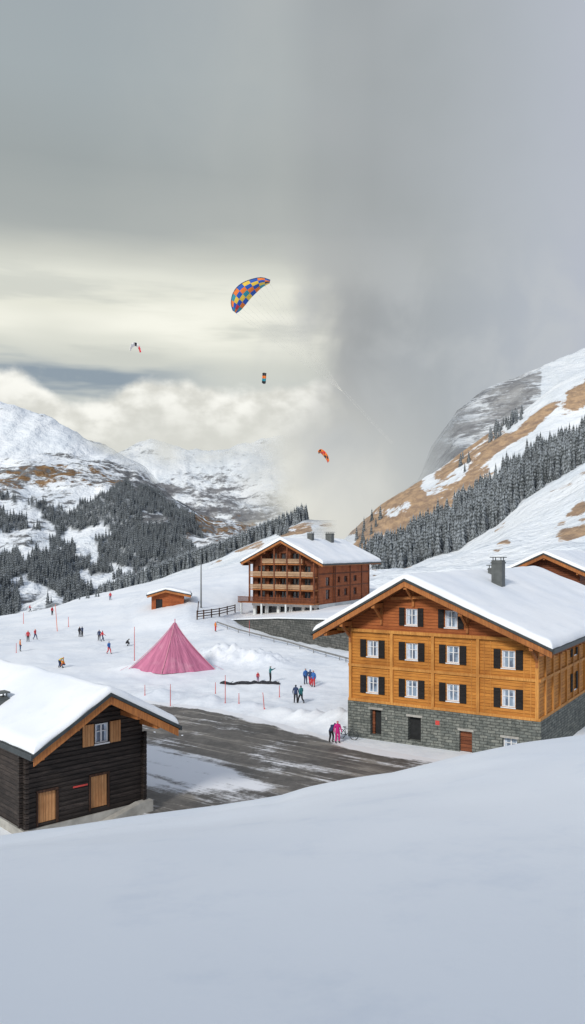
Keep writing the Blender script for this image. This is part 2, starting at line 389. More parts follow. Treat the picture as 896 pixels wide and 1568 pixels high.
def mL(px,py,t,X,Y,z):
    g=0
    if 695<py<775: g=sstep(700,720,py)*sstep(772,738,py)*sstep(240,150,px)*0.57
    if px>260 and py>785: g=max(g,0.55)
    if py<745: b=0.80*sstep(690,722,py)+0.12*(1-sstep(690,722,py))
    else: b=0.60
    if py<712: b=max(b,0.7*sstep(-12,6,py-np.interp(px,[0,80,165,220],[700,690,700,725]))) 
    if py<np.interp(px,[0,60,165],[632,652,690]): b=0.5
    if px>205: b=max(b,0.78)
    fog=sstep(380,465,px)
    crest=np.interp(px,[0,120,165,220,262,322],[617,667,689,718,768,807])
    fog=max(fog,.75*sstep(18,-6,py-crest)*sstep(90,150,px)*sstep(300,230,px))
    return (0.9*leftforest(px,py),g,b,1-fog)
ML=mat_mtn('mountain_snow_left',0.006,(0.19,0.195,0.20,1),GRASS,(0.82,0.85,0.88,1),0.535,5,(0.08,0.09,0.095,1),0.07)
loftL=Loft('mountain',[(650,[(0,975)]),(900,[(-400,915),(0,925),(160,915),(300,890),(520,870)]),
  (1150,[(-400,840),(0,868),(100,878),(160,880),(250,860),(340,838),(520,830)]),
  (1500,[(-400,740),(0,778),(100,790),(200,785),(260,790),(330,818),(420,822),(520,825)]),
  (1800,[(-400,680),(0,728),(100,728),(160,735),(220,752),(270,778),(330,812),(420,818),(520,822)]),
  (2000,[(-400,640),(0,690),(80,706),(150,712),(210,728),(265,772),(325,808),(420,816),(520,820)]),
  (2400,[(-400,540),(-100,598),(0,617),(60,641),(120,667),(165,689),(220,718),(262,768),(322,807),(420,815),(520,820)]),
  (2900,[(0,730),(520,840)])],-400,520,280,180,ML,30,240,mL,True,3.1)
def mM2(px,py,t,X,Y,z):
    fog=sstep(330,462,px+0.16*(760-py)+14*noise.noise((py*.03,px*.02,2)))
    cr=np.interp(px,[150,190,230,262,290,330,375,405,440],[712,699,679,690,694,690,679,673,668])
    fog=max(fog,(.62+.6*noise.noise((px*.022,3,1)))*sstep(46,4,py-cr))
    g=0.45*sstep(770,800,py)
    b=0.40+0.40*sstep(715,760,py)
    q=noise.noise((px*.02+py*.03,py*.05,2)); b+=.35*q
    return (0,g,min(1,max(0,b)),1-min(1,max(0,fog)))
M2=mat_mtn('mountain_snow_back',0.0042,(0.25,0.25,0.255,1),GRASS,(0.84,0.86,0.87,1),0.52,4,soft=0.10)
loftM2=Loft('mountain',[(2600,[(100,850)]),(2900,[(100,815),(300,812),(420,806),(600,800)]),
  (3300,[(100,775),(250,772),(330,770),(420,765),(600,760)]),
  (3700,[(100,740),(190,722),(260,735),(330,735),(400,722),(600,710)]),
  (4100,[(100,735),(150,712),(190,699),(230,679),(262,690),(290,694),(330,690),(375,679),(405,673),(440,668),(600,650)]),
  (4800,[(100,800)])],100,560,190,130,M2,48,380,mM2,True,8.0)
def mR1(px,py,t,X,Y,z):
    crest=np.interp(px,[640,660,700,760,840,896],[735,690,630,590,565,540])
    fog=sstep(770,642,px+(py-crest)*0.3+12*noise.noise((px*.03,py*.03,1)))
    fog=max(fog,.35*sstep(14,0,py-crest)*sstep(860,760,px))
    b=0.80 if px<830 else 0.5
    b-=.30*sstep(800,880,px)
    b+=.30*noise.noise((px*.02,py*.06,6))
    return (0,0.62*sstep(800,860,px)*sstep(590,612,py),min(1,b),1-fog*0.97)
R1=mat_mtn('mountain_rock_strata',0.006,(0.34,0.345,0.35,1),(0.44,0.28,0.14,1),(0.76,0.79,0.82,1),0.50,18,soft=0.12,fine=11)
loftR1=Loft('mountain',[(1100,[(560,830),(900,760)]),(1400,[(560,800),(640,775),(700,700),(800,670),(900,640),(1300,500)]),
  (1700,[(560,790),(640,750),(670,700),(700,665),(760,635),(840,605),(900,580),(1300,440)]),
  (2000,[(560,800),(640,738),(660,692),(700,631),(730,606),(760,591),(800,578),(840,566),(896,541),(1000,500),(1400,380)]),
  (2500,[(560,830),(1300,600)])],570,1400,230,130,R1,18,150,mR1,False,2.0)
def inpts(px,l): return np.interp(px,[a for a,_ in l],[b for _,b in l])
FB=[(560,876),(620,868),(700,838),(760,795),(800,763),(896,708),(1100,598),(1400,440)]
FT=[(500,858),(540,850),(600,836),(650,802),(700,770),(780,720),(830,692),(896,668),(1100,560),(1400,408)]
def mR2(px,py,t,X,Y,z):
    f=sstep(4.05,3.95,t)*sstep(2.95,3.05,t) if px>575 else 0
    g=0
    if t>3.9:
        band=sstep(3.95,4.15,t)*sstep(5.1,4.85,t)
        hi=sstep(720,820,px)
        g=band*((1-hi)*.98+hi*(.95*sstep(4.30,4.42,t)*sstep(4.72,4.55,t)+.8*sstep(4.85,4.95,t)))
        g-=.55*sstep(.02,.35,noise.noise((px*.022-py*.012,py*.04+px*.025,3)))
    elif t<=2.95:
        q=noise.fractal((px*0.011-py*.004,py*0.03+px*.012,2),1,2,3); g=0.74*sstep(0.02,0.32,q)*sstep(690,770,px)*sstep(1.2,1.6,t)*sstep(2.95,2.7,t)
        if px<700: g=max(g,0.72*sstep(1.9,2.3,t)*sstep(-0.15,0.25,noise.noise((px*.03,py*.06,1))))
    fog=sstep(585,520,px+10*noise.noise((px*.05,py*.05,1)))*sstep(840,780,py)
    return (0.85*f,min(1,max(g,0)),0.2 if t<3 else 0.42,1-fog)
R2=mat_mtn('hillside_snow_grass',0.016,(0.25,0.24,0.23,1),(0.46,0.28,0.13,1),(0.83,0.86,0.89,1),0.60,2,(0.13,0.14,0.15,1))
loftR=Loft('hillside',[(135,[(400,1040)]),(165,[(400,965),(560,950),(900,935),(1400,900)]),
  (235,[(400,905),(520,905),(570,903),(640,882),(720,858),(800,838),(900,806),(1100,730),(1400,600)]),
  (400,[(400,885),(520,880)]+FB),
  (560,[(400,860)]+FT),
  (760,[(400,870),(500,850),(540,812),(600,764),(650,733),(700,702),(750,668),(800,637),(850,598),(896,572),(1100,448),(1400,288)]),
  (1000,[(400,900),(1400,600)])],400,1400,280,190,R2,4.2,60,mR2,False,5.0)
def mS(px,py,t,X,Y,z):
    q=noise.fractal((px*0.02,py*0.05,7),1,2,3)
    return (0.5*sstep(2.55,2.8,t),0.85*sstep(-0.15,0.2,q)*sstep(318,340,px)*sstep(1.5,1.8,t)*sstep(2.8,2.5,t),0.2,1-sstep(455,520,px))
loftS=Loft('hillside',[(255,[(100,1010),(250,960),(400,905),(560,880)]),
  (330,[(100,960),(160,935),(250,905),(300,890),(380,866),(450,852),(560,850)]),
  (520,[(100,950),(160,918),(250,889),(300,874),(340,860),(400,834),(440,818),(480,805),(560,800)]),
  (640,[(100,945),(160,915),(250,886),(340,850),(400,822),(440,806),(465,796),(520,800),(560,808)]),
  (800,[(100,980),(560,870)])],100,540,150,80,R2,2.5,60,mS,False,9.0)
# ---------------------------------------------------------------- conifers
def tree_mat(name,d,s,amt):
    m,t=newmat(name); g=t.n('ShaderNodeNewGeometry'); pos=g.outputs['Position']; nz=t.sep(g.outputs['Normal'])[2]
    n=t.noise(pos,0.9,3,0.7); n2=t.noise(pos,0.05,2,0.6)
    k=t.m('ADD',t.m('MULTIPLY',t.m('ABSOLUTE',nz),0.5),t.m('ADD',t.m('MULTIPLY',n,0.7),t.m('MULTIPLY',n2,0.3)))
    c=t.mix(t.mr(k,0.72-amt,1.12-amt),d,s)
    finish(t,c,0.9,None,0.1); return m
TREE=tree_mat('conifer_frosted',(0.05,0.058,0.06,1),(0.38,0.42,0.46,1),0.10)
TREEL=tree_mat('conifer_distant',(0.07,0.08,0.085,1),(0.27,0.30,0.33,1),0.03)
def proto(rs,L,P):
    V=[];T=[]
    for i in range(L):
        f=i/(L-1) if L>1 else 0
        zt=0.22+0.78*f+0.02; zt=min(1.0,zt); zb=zt-(0.30-0.14*f); R=(0.17*(1-f)**0.85+0.02)*rs.uniform(.9,1.1)
        b=len(V); V.append((0,0,min(1.0,zt+0.04))); a0=rs.uniform(0,6)
        for k in range(2*P):
            a=a0+math.pi*k/P+rs.uniform(-.1,.1); r=R*(rs.uniform(.85,1.2) if k%2==0 else rs.uniform(.45,.65)); zz=zb-(0.025 if k%2==0 else -0.035)+rs.uniform(-.015,.015)
            V.append((r*math.cos(a),r*math.sin(a),zz))
        for k in range(2*P): T.append((b,b+1+k,b+1+(k+1)%(2*P)))
    b=len(V)
    for k in range(4):
        a=k*math.pi/2; V.append((.018*math.cos(a),.018*math.sin(a),-0.05)); V.append((.012*math.cos(a),.012*math.sin(a),.3))
    for k in range(4):
        j=(k+1)%4; T.append((b+2*k,b+2*j,b+2*j+1)); T.append((b+2*k,b+2*j+1,b+2*k+1))
    return np.array(V),np.array(T)
def forest(name,inst,protos,mat):
    VV=[];TT=[];off=0
    for (p,h) in inst:
        v,t=protos[random.randrange(len(protos))]; a=random.uniform(0,6.28); w=h*random.uniform(.8,1.15)
        c,s=math.cos(a),math.sin(a)
        q=np.empty_like(v); q[:,0]=(v[:,0]*c-v[:,1]*s)*w+p[0]; q[:,1]=(v[:,0]*s+v[:,1]*c)*w+p[1]; q[:,2]=v[:,2]*h+p[2]
        VV.append(q); TT.append(t+off); off+=len(v)
    V=np.concatenate(VV).astype(np.float32);T=np.concatenate(TT).astype(np.int32)
    me=bpy.data.meshes.new(name); me.vertices.add(len(V)); me.vertices.foreach_set('co',V.ravel())
    me.loops.add(T.size); me.loops.foreach_set('vertex_index',T.ravel())
    me.polygons.add(len(T)); me.polygons.foreach_set('loop_start',np.arange(0,T.size,3,dtype=np.int32)); 
    me.materials.append(mat); me.update(calc_edges=True); me.validate()
    o=bpy.data.objects.new(name,me); S.collection.objects.link(o); return o
rs=random.Random(3)
PN=[proto(rs,8,7) for _ in range(5)]; PF=[proto(rs,5,5) for _ in range(4)]
inst=[]
for _ in range(3200):
    px=random.uniform(572,1180); t=random.uniform(2.95,4.03)
    p=loftR.at(px,t); ok=True
    if px<600 and t<3.2: ok=random.random()<.6
    if t>3.93: ok=random.random()<.5
    if ok: inst.append((p,random.uniform(10,15)*(0.72 if random.random()<.35 else 1)))
for (a,b,t0,t1,n) in [(750,800,4.62,4.85,34),(545,586,4.0,4.6,20),(556,590,3.3,4.0,22),(705,722,4.4,4.7,4)]:
    for _ in range(n): inst.append((loftR.at(random.uniform(a,b),random.uniform(t0,t1)),random.uniform(8,13)))
for _ in range(1100):
    px=random.uniform(150,470); t=random.uniform(2.62,3.12) if px<345 else random.uniform(2.74,3.1)
    if px>430 and random.random()<.4: continue
    inst.append((loftS.at(px,t),random.uniform(8,14)))
for _ in range(30): inst.append((loftS.at(random.uniform(425,442),random.uniform(2.2,2.5)),random.uniform(5,8)))
for bx,by in ((114,917),(118,917),(122,918),(133,916),(136,916),(147,914),(151,914)): inst.append((on_ground(bx,by),random.uniform(1.2,2.0)))
forest('conifer_forest',inst,PN,TREE)
inst=[]
while len(inst)<9000:
    px=random.uniform(-250,325); t=random.uniform(0.8,4.7); p=loftL.at(px,t)
    py=HY-(p[2]-CH)*F/p[1]
    if leftforest(px,py): inst.append((p,random.uniform(9,16)))
forest('conifer_forest',inst,PF,TREEL)
# ---------------------------------------------------------------- building helpers
def wall(part,mp,x0,x1,z0,top,ops,rev=0.18,extra=()):
    xs=sorted(set([x0,x1]+[o[0] for o in ops]+[o[1] for o in ops]+[e for e in extra if x0<e<x1]))
    for a,b in zip(xs[:-1],xs[1:]):
        mid=(a+b)/2; oo=sorted([o for o in ops if o[0]<=mid<=o[1]],key=lambda o:o[2])
        z=z0
        for o in oo:
            part.quad(mp(a,z,0),mp(b,z,0),mp(b,o[2],0),mp(a,o[2],0)); z=o[3]
        part.quad(mp(a,z,0),mp(b,z,0),mp(b,top(b),0),mp(a,top(a),0))
    for a,b,c,d in ops:
        part.quad(mp(a,c,0),mp(b,c,0),mp(b,c,rev),mp(a,c,rev)); part.quad(mp(a,d,rev),mp(b,d,rev),mp(b,d,0),mp(a,d,0))
        part.quad(mp(a,c,0),mp(a,c,rev),mp(a,d,rev),mp(a,d,0)); part.quad(mp(b,c,rev),mp(b,c,0),mp(b,d,0),mp(b,d,rev))
def mbox(part,mp,a0,a1,z0,z1,d0,d1):
    b=len(part.v)
    for d in (d0,d1): part.v+=[mp(a0,z0,d),mp(a1,z0,d),mp(a1,z1,d),mp(a0,z1,d)]
    part.f+=[tuple(b+i for i in q) for q in ((0,1,2,3),(7,6,5,4),(0,4,5,1),(1,5,6,2),(2,6,7,3),(3,7,4,0))]
def window(P,mp,a0,a1,z0,z1,rev=0.18,shut=True,sw=None,cross=True,curtain=True):
    fw=0.07
    mbox(P['glass'],mp,a0,a1,z0,z1,rev-0.03,rev+0.01)
    mbox(P['frame'],mp,a0+.002,a0+fw,z0+.002,z1-.002,rev-.11,rev-.035); mbox(P['frame'],mp,a1-fw,a1-.002,z0+.002,z1-.002,rev-.11,rev-.035)
    mbox(P['frame'],mp,a0+fw,a1-fw,z0+.002,z0+fw,rev-.11,rev-.035); mbox(P['frame'],mp,a0+fw,a1-fw,z1-fw,z1-.002,rev-.11,rev-.035)
    m=(a0+a1)/2; mbox(P['frame'],mp,m-.04,m+.04,z0+fw,z1-fw,rev-.10,rev-.035)
    if cross:
        zz=z0+(z1-z0)*.6; mbox(P['frame'],mp,a0+fw,m-.04,zz-.02,zz+.02,rev-.09,rev-.035); mbox(P['frame'],mp,m+.04,a1-fw,zz-.02,zz+.02,rev-.09,rev-.035)
    if curtain:
        w=(a1-a0)*random.uniform(.10,.26)
        mbox(P['curtain'],mp,a0+fw,a0+fw+w,z0+fw,z1-fw,rev-.034,rev-.031); mbox(P['curtain'],mp,a1-fw-w,a1-fw,z0+fw,z1-fw,rev-.034,rev-.031)
    mbox(P['frame'],mp,a0-.06,a1+.06,z0-.07,z0-.003,-.07,rev-.12)
    if shut:
        w=sw or (a1-a0)*.52
        for s0,s1 in ((a0-.05-w,a0-.05),(a1+.05,a1+.05+w)):
            mbox(P['shutter'],mp,s0,s1,z0-.06,z1+.06,-.075,-.02)
            for k in range(4):
                zz=z0+(z1-z0)*(k+.5)/4; mbox(P['shutter'],mp,s0+.06,s1-.06,zz-.05,zz+.05,-.095,-.076)
def roof(par,xl,xa,xr,zl,za,zr,y0,y1,th=0.26,sn=0.42,woodm=W_SOFF,trim=W_TRIM,edge=SLATE,fine=1.0):
    rz=lambda x: zl+(za-zl)*(x-xl)/(xa-xl) if x<=xa else za+(zr-za)*(x-xa)/(xr-xa)
    p=Part()
    p.prism([(xl,zl-th),(xa,za-th),(xr,zr-th),(xr,zr),(xa,za),(xl,zl)],y0+.05,y1-.05); p.obj('roof_deck',woodm,par)
    p=Part(); bh=0.34
    for ya,yb in ((y0-.03,y0+.048),(y1-.048,y1+.03)):
        p.prism([(xl-.02,zl-bh-.06),(xa,za-bh-.06),(xa,za-.005),(xl-.02,zl-.005)],ya,yb)
        p.prism([(xa,za-bh-.06),(xr+.02,zr-bh-.06),(xr+.02,zr-.005),(xa,za-.005)],ya,yb)
    p.obj('bargeboards',trim,par)
    p=Part()
    for (xx0,zz0,xx1,zz1) in ((xl-.1,zl,xa,za),(xa,za,xr+.1,zr)):
        p.prism([(xx0,zz0+.0),(xx1,zz1+.0),(xx1,zz1+.17),(xx0,zz0+.17)],y0-.12,y1+.12)
    p.box(xl-.2,xl-.11,y0-.1,y1+.1,zl-.1,zl+.14); p.box(xr+.11,xr+.2,y0-.1,y1+.1,zr-.1,zr+.14)
    p.obj('roof_covering',edge,par)
    def dist(n,a,b):
        t=np.linspace(0,1,n); t=0.5-0.5*np.cos(np.pi*t)*(0.75+0.25*np.abs(np.cos(np.pi*t))); t[0]=0;t[-1]=1
        return a+(b-a)*t
    nx=int(64*fine); ny=int(70*fine); X=dist(nx,xl-.06,xr+.06); Y=dist(ny,y0-.04,y1+.04); V=[]
    for j in range(ny):
        for i in range(nx):
            x,y=X[i],Y[j]; d=min(x-X[0],X[-1]-x,y-Y[0],Y[-1]-y)
            wob=1+.28*noise.noise((x*.35,y*.35,za))+.1*noise.noise((x*1.1,y*1.1,za))
            f=min(max(d/.30,0),1); f=math.sqrt(max(0,1-(1-f)**2))
            zz=min(zl+(za-zl)*(x-xl)/(xa-xl), za+(zr-za)*(x-xa)/(xr-xa))-.10*math.exp(-((x-xa)/.5)**2)
            ed=.08*noise.noise((x*1.1,y*1.1,2.))
            yo=y+(ed if j in(0,ny-1) else 0); xo=x+(ed if i in (0,nx-1) else 0)
            V.append((xo,yo,zz+.171+f*sn*wob))
    Fc=[(r*nx+i,r*nx+i+1,(r+1)*nx+i+1,(r+1)*nx+i) for r in range(ny-1) for i in range(nx-1)]
    mk('roof_snow',V,Fc,SNOWR,par,None,True)
    return rz
def parts(): return {k:Part() for k in ('frame','glass','shutter','curtain')}
def flush(P,par,shut=SHUT,gl=GLASS):
    for k,m,n in (('frame',WHITE,'window_frames'),('glass',gl,'window_glass'),('shutter',shut,'shutters'),('curtain',CURT,'curtains')):
        if P[k].v: P[k].obj(n,m,par)
fr=lambda a,z,d:(a,d,z)
# ---------------------------------------------------------------- main chalet
A=Vector((4.24,60,0)); ang=math.atan2(-.534,.845)
ch=empty('alpine_chalet',A,ang)
Wd=14.05; Dp=29.5; xa=5.2; xl=-2.17; xr=15.27; zl=7.62; za=11.75; zr=7.5
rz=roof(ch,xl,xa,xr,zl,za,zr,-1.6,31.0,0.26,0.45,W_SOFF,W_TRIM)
top=lambda x: rz(x)-.28
sw=2.69
P=Part(); dops=[(1.75,2.65,.35,2.2),(4.75,5.75,.3,2.0),(8.6,9.5,-.3,1.45),(11.6,12.6,.4,1.35)]
wall(P,fr,-.12,Wd+.12,-1.2,lambda x:sw,dops,0.45)
sd=lambda a,z,d:(Wd+.12-d,a,z)
sd2=lambda a,z,d:(-.12+d,Dp-a,z)
wall(P,sd,0,Dp,-1.2,lambda x:sw,[],0.3); wall(P,sd2,0,Dp,-1.2,lambda x:sw,[],0.3)
P.quad((-.12,0,sw),(Wd+.12,0,sw),(Wd+.12,Dp,sw),(-.12,Dp,sw)); P.quad((Wd,Dp,-1),(0,Dp,-1),(0,Dp,sw),(Wd,Dp,sw))
P.obj('stone_base',STONE,ch)
fy=lambda o:(lambda a,z,d:(a,d+o,z))
low=[(1.91,4.0),(5.02,4.0),(8.1,4.0),(12.0,4.0)]; mid=[(1.91,6.65),(5.02,6.65),(8.1,6.65),(12.0,6.6)]; topw=[(5.02,9.12),(8.0,9.1)]
def wop(c,z,w=.92,h=1.18): return (c-w/2,c+w/2,z-h/2,z+h/2)
zsplit=7.95
wy=0.06
fw0=fy(wy)
P=Part(); wall(P,fw0,0,Wd,sw,lambda x:min(zsplit,top(x)),[wop(*o) for o in low+mid],0.2,extra=[xa,0.6,13.2]); 
sdw=lambda a,z,d:(Wd-d,a,z); sdw2=lambda a,z,d:(0+d,Dp-a,z)
sops=[(9,10,3.4,4.6),(9,10,6.0,7.0),(15,16,3.4,4.6),(15,16,6.0,7.0)]
wall(P,sdw,wy,Dp,sw,lambda y:top(Wd),sops,0.2); wall(P,sdw2,0,Dp-wy,sw,lambda y:top(0),[],0.2)
P.quad((Wd,Dp,sw),(0,Dp,sw),(0,Dp,top(0)),(xa,Dp,top(xa)),(Wd,Dp,top(Wd)))
P.obj('timber_walls',W_GOLD,ch)
fw1=fy(wy-.06)
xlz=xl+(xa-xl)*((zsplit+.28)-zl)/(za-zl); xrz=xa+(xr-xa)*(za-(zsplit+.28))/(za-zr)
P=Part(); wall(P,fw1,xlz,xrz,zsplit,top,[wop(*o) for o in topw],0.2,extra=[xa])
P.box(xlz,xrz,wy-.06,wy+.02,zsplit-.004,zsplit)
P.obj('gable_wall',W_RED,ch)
Q=parts()
for o in low+mid: window(Q,fw0,*wop(*o),0.2)
for o in topw: window(Q,fw1,*wop(*o),0.2,sw=.42)
for o in sops: window(Q,sdw,*o,0.2)
window(Q,fr,11.6,12.6,.4,1.35,0.45,shut=False)
flush(Q,ch)
P=Part()
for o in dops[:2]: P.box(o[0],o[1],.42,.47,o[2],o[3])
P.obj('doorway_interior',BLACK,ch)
P=Part(); P.box(8.6,9.5,.25,.33,-.3,1.45); P.box(1.8,2.0,.3,.36,.36,2.1); P.obj('doors',W_BROWN,ch)
P=Part()
for o in dops: P.box(o[0]-.12,o[1]+.12,-.04,.3,o[3]+.002,o[3]+.16)
P.box(3.0,3.1,-.03,-.001,1.55,1.75)
P.obj('door_lintels',CONC,ch)
P=Part(); P.box(6.85,7.15,-.03,-.002,1.65,1.95); P.obj('wall_notice',REDP,ch)
P=Part()
for x in (.12,3.49,6.66,9.93,Wd-.12):
    zt=min(top(x),11) if x in (.12,Wd-.12) else zsplit-.0
    P.box(x-.11,x+.11,wy-.16,wy-.003,sw+.1,zt-.02)
for z in (sw+.0,5.25): P.box(-.05,Wd+.05,wy-.13,wy-.004,z+.005,z+.2)
P.box(xlz+.1,xrz-.1,wy-.19,wy-.062,zsplit-.1,zsplit+.12)
for a in np.arange(1.4,Dp,1.9): mbox(P,sdw,a-.1,a+.1,sw+.2,top(Wd)-.05,-.12,-.003)
for z in (sw,5.25): mbox(P,sdw,0,Dp,z+.005,z+.2,-.10,-.004)
for o in np.arange(.9,13.6,.45):
    if all(abs(o-w[0])>1.05 for w in low): P.box(o-.02,o+.02,wy-.03,wy-.004,sw+.21,5.24); P.box(o-.02,o+.02,wy-.03,wy-.004,5.46,zsplit-.12)
P.obj('timber_frame',W_TRIMG,ch)
P=Part()
for x in (-1.2,.12,2.7,xa,9.2,Wd-.12,14.6):
    z=rz(x)-.27; P.box(x-.13,x+.13,-1.5,-.02 if 0<x<Wd else 3,z-.34,z-.03)
    if 0<x<Wd:
        P.beam((x,-1.25,z-.3),(x,-.02,z-1.25),.16,.16); P.box(x-.09,x+.09,-.14,-.01,z-1.6,z-.34)
P.beam((xa-1.6,-.35,rz(xa-1.6)-.45),(xa+1.6,-.35,rz(xa+1.6)-.45),.15,.2)
for y in np.arange(.3,29,1.1):
    P.box(Wd-.02,xr-.1,y,y+.14,zr-.45,zr-.28)
P.obj('purlins_and_brackets',W_TRIM,ch)
def chimney(par,x,y,zb,w,h,cap=True):
    P=Part(); P.box(x-w/2,x+w/2,y-w/2,y+w/2,zb,zb+h)
    for dx in (-1,1):
        for dy in (-1,1): P.box(x+dx*w*.38-.03,x+dx*w*.38+.03,y+dy*w*.38-.03,y+dy*w*.38+.03,zb+h,zb+h+.2)
    P.box(x-w*.62,x+w*.62,y-w*.62,y+w*.62,zb+h+.2,zb+h+.27); P.box(x-w*.57,x+w*.57,y-w*.57,y+w*.57,zb+h*.9,zb+h*.94)
    P.obj('chimney',METAL,par)
chimney(ch,8.0,10.3,rz(8.0)-.1,.85,2.6); chimney(ch,6.6,13.5,rz(6.6)-.1,.8,1.3)
# ---------------------------------------------------------------- log cabin (left)
O=Vector((-12.86,38.57,0)); lc=empty('log_cabin',O,math.atan2(.677,.736))
w=6.55; D=12
rz2=roof(lc,-.35,3.6,7.6,4.35,6.72,4.5,-1.8,13,0.2,0.42,W_TRIM,W_TRIM)
top2=lambda x: rz2(x)-.215
P=Part(); ops=[(.68,1.62,.62,2.1),(3.5,4.45,.72,2.35),(3.75,4.5,4.0,5.0)]
wall(P,fr,0,w,.45,top2,ops,.16,extra=[3.6]); 
wall(P,lambda a,z,d:(0+d,D-a,z),0,D,.45,lambda y:top2(0),[],.2); wall(P,lambda a,z,d:(w-d,a,z),0,D,.45,lambda y:top2(w),[],.2)
P.quad((w,D,.4),(0,D,.4),(0,D,top2(0)),(3.6,D,top2(3.6)),(w,D,top2(w)))
for zz in np.arange(.6,4.0,.24):
    for x in (0,w): P.box(x-.09,x+.09,-.28,-.002,zz,zz+.19)
    P.box(-.28,-.002,-.0,.18,zz+.02,zz+.21); P.box(w+.002,w+.28,0,.18,zz+.02,zz+.21)
for zz in np.arange(.58,6.2,.24):
    xs_=[x for x in np.arange(.1,w,.05) if top2(x)>zz+.2 and not any(o[0]-.12<x<o[1]+.12 and o[2]-.2<zz+.1<o[3]+.2 for o in ops)]
    run=[]
    for i,x in enumerate(xs_):
        run.append(x)
        if i==len(xs_)-1 or xs_[i+1]-x>.08:
            if run[-1]-run[0]>.1: P.prism([(run[0],zz+.03),(run[-1],zz+.03),(run[-1],zz+.17),(run[0],zz+.17)],-.035,-.004)
            run=[]
P.obj('log_walls',W_DARK,lc)
P=Part(); P.box(-.1,w+.1,-.1,D,-.8,.449); P.prism([(2.0,-.5),(w+.3,-.5),(w+.3,.62),(w-.5,.6)],-.6,-.12); P.obj('concrete_footing',CONC,lc)
P=Part(); P.box(.7,1.6,.04,.10,.64,2.08); P.box(3.52,4.43,.04,.10,.74,2.33)
P.box(.9,.94,.02,.039,.64,2.08)
for a in (3.02,4.56): P.box(a,a+.62,-.09,-.04,3.95,5.05)
P.obj('board_shutters',W_SHUT,lc)
P=Part(); 
for o in ops[:2]:
    P.box(o[0]-.1,o[0]-.003,-.05,-.002,o[2]-.1,o[3]+.1);P.box(o[1]+.003,o[1]+.1,-.05,-.002,o[2]-.1,o[3]+.1);P.box(o[0]-.1,o[1]+.1,-.08,-.051,o[3]+.02,o[3]+.14)
P.obj('opening_trim',W_DARKV,lc)
Q=parts(); window(Q,fr,*ops[2],.16,shut=False); flush(Q,lc)
P=Part(); 
for x in (.1,1.9,3.6,5.3,w-.1):
    z=rz2(x)-.22; P.box(x-.1,x+.1,-1.7,-.04,z-.26,z-.02)
P.obj('purlins',W_TRIM,lc)
P=Part(); P.box(2.5,3.3,-.07,-.04,2.0,2.08); P.obj('wall_sign',REDP,lc)
chimney(lc,1.0,5.2,rz2(1.0)-.1,.6,1.0)
# ---------------------------------------------------------------- hotel chalet (middle)
O=Vector((-7.41,151.4,0)); hc=empty('balcony_chalet_hotel',O,math.atan2(-.468,.883))
w=13.6; D=24
rz3=roof(hc,-1.33,7.04,15.6,11.35,15.45,11.1,-2.2,25.5,.3,.55,W_TRIM,W_TRIM)
top3=lambda x: rz3(x)-.31
FL=[4.1,6.5,8.85,11.2]
P=Part()
ops=[]
for z in FL[:3]+[11.2]:
    xs=[1.0,3.4,5.8,8.2,10.6] if z<11 else [3.6,5.9,8.2]
    for x in xs: ops.append((x,x+1.5,z+.25,z+1.95))
wall(P,fr,0,w,3.8,top3,ops,.5,extra=[7.04])
wall(P,lambda a,z,d:(0+d,D-a,z),0,D,1,lambda y:top3(0),[],.2)
P.quad((w,D,1),(0,D,1),(0,D,top3(0)),(7.04,D,top3(7.04)),(w,D,top3(w)))
P.obj('timber_walls',W_BROWN,hc)
P=Part(); sops=[(3.3,5.0,4.6,6.4),(3.3,5.0,7.1,8.7),(8.5,9.6,5.0,6.3),(8.5,9.6,7.6,8.7),(11.5,13,5.0,6.3),(11.5,13,7.6,8.7),(16,17.5,5.0,6.3),(16,17.5,7.6,8.7)]
sdh=lambda a,z,d:(w-d,a,z)
wall(P,sdh,0,D,3.8,lambda y:top3(w),sops,.3); P.obj('timber_side_wall',W_ORG,hc)
P=Part()
for a in (.15,6.5,7.3,14.3,20,D-.15): mbox(P,sdh,a-.14,a+.14,3.8,top3(w)-.05,-.12,-.003)
for z in (6.75,9.2): mbox(P,sdh,0,D,z,z+.22,-.09,-.004)
P.obj('side_wall_frame',W_BROWN,hc)
Q=parts()
for o in ops: window(Q,fr,*o,.45,shut=False,cross=False,curtain=False)
for o in sops: window(Q,sdh,*o,.25,shut=False,curtain=False)
flush(Q,hc,gl=GLASSD)
for ob in hc.children:
    if ob.name.startswith('window_frames'): ob.data.materials[0]=W_BROWN
P=Part(); R=Part(); PO=Part()
for i,z in enumerate(FL):
    x0,x1=((-.0,w) if i<3 else (2.6,11.3)); dpt=1.5
    if i==0: x0,x1,dpt=-2.0,w+.3,2.2
    P.box(x0,x1,-dpt,-.01,z-.18,z)
    if i:
        xx=x0
        while xx<x1-.3:
            x2=min(x1,xx+2.7)
            for k in range(4): R.box(xx+.14,x2-.14,-dpt-.05,-dpt+.0,z+.12+.21*k,z+.29+.21*k)
            xx=x2
    else:
        PO.box(x0,x1,-dpt-.05,-dpt+.05,z+.9,z+1.0)
        for xx in np.arange(x0,x1,.22): PO.box(xx,xx+.12,-dpt-.03,-dpt+.02,z-.1,z+.9)
for x in (.1,2.7,5.4,8.1,10.8,w-.1):
    PO.box(x-.12,x+.12,-1.62,-1.36,3.9,rz3(x)-.4)
    mbox(PO,fr,x-.12,x+.12,3.9,top3(x)-.1,-.1,-.004)
for x in (-1,.3,3.6,7.04,10.4,13.3,14.8):
    z=rz3(x)-.33; PO.box(x-.15,x+.15,-2.05,-.02,z-.35,z-.02)
P.obj('balcony_floors',W_TRIM,hc); R.obj('balcony_railings',W_PALE,hc); PO.obj('posts_and_beams',W_BROWN,hc)
P=Part(); gx=[.3,2.9,5.4,8,10.6,13.1]
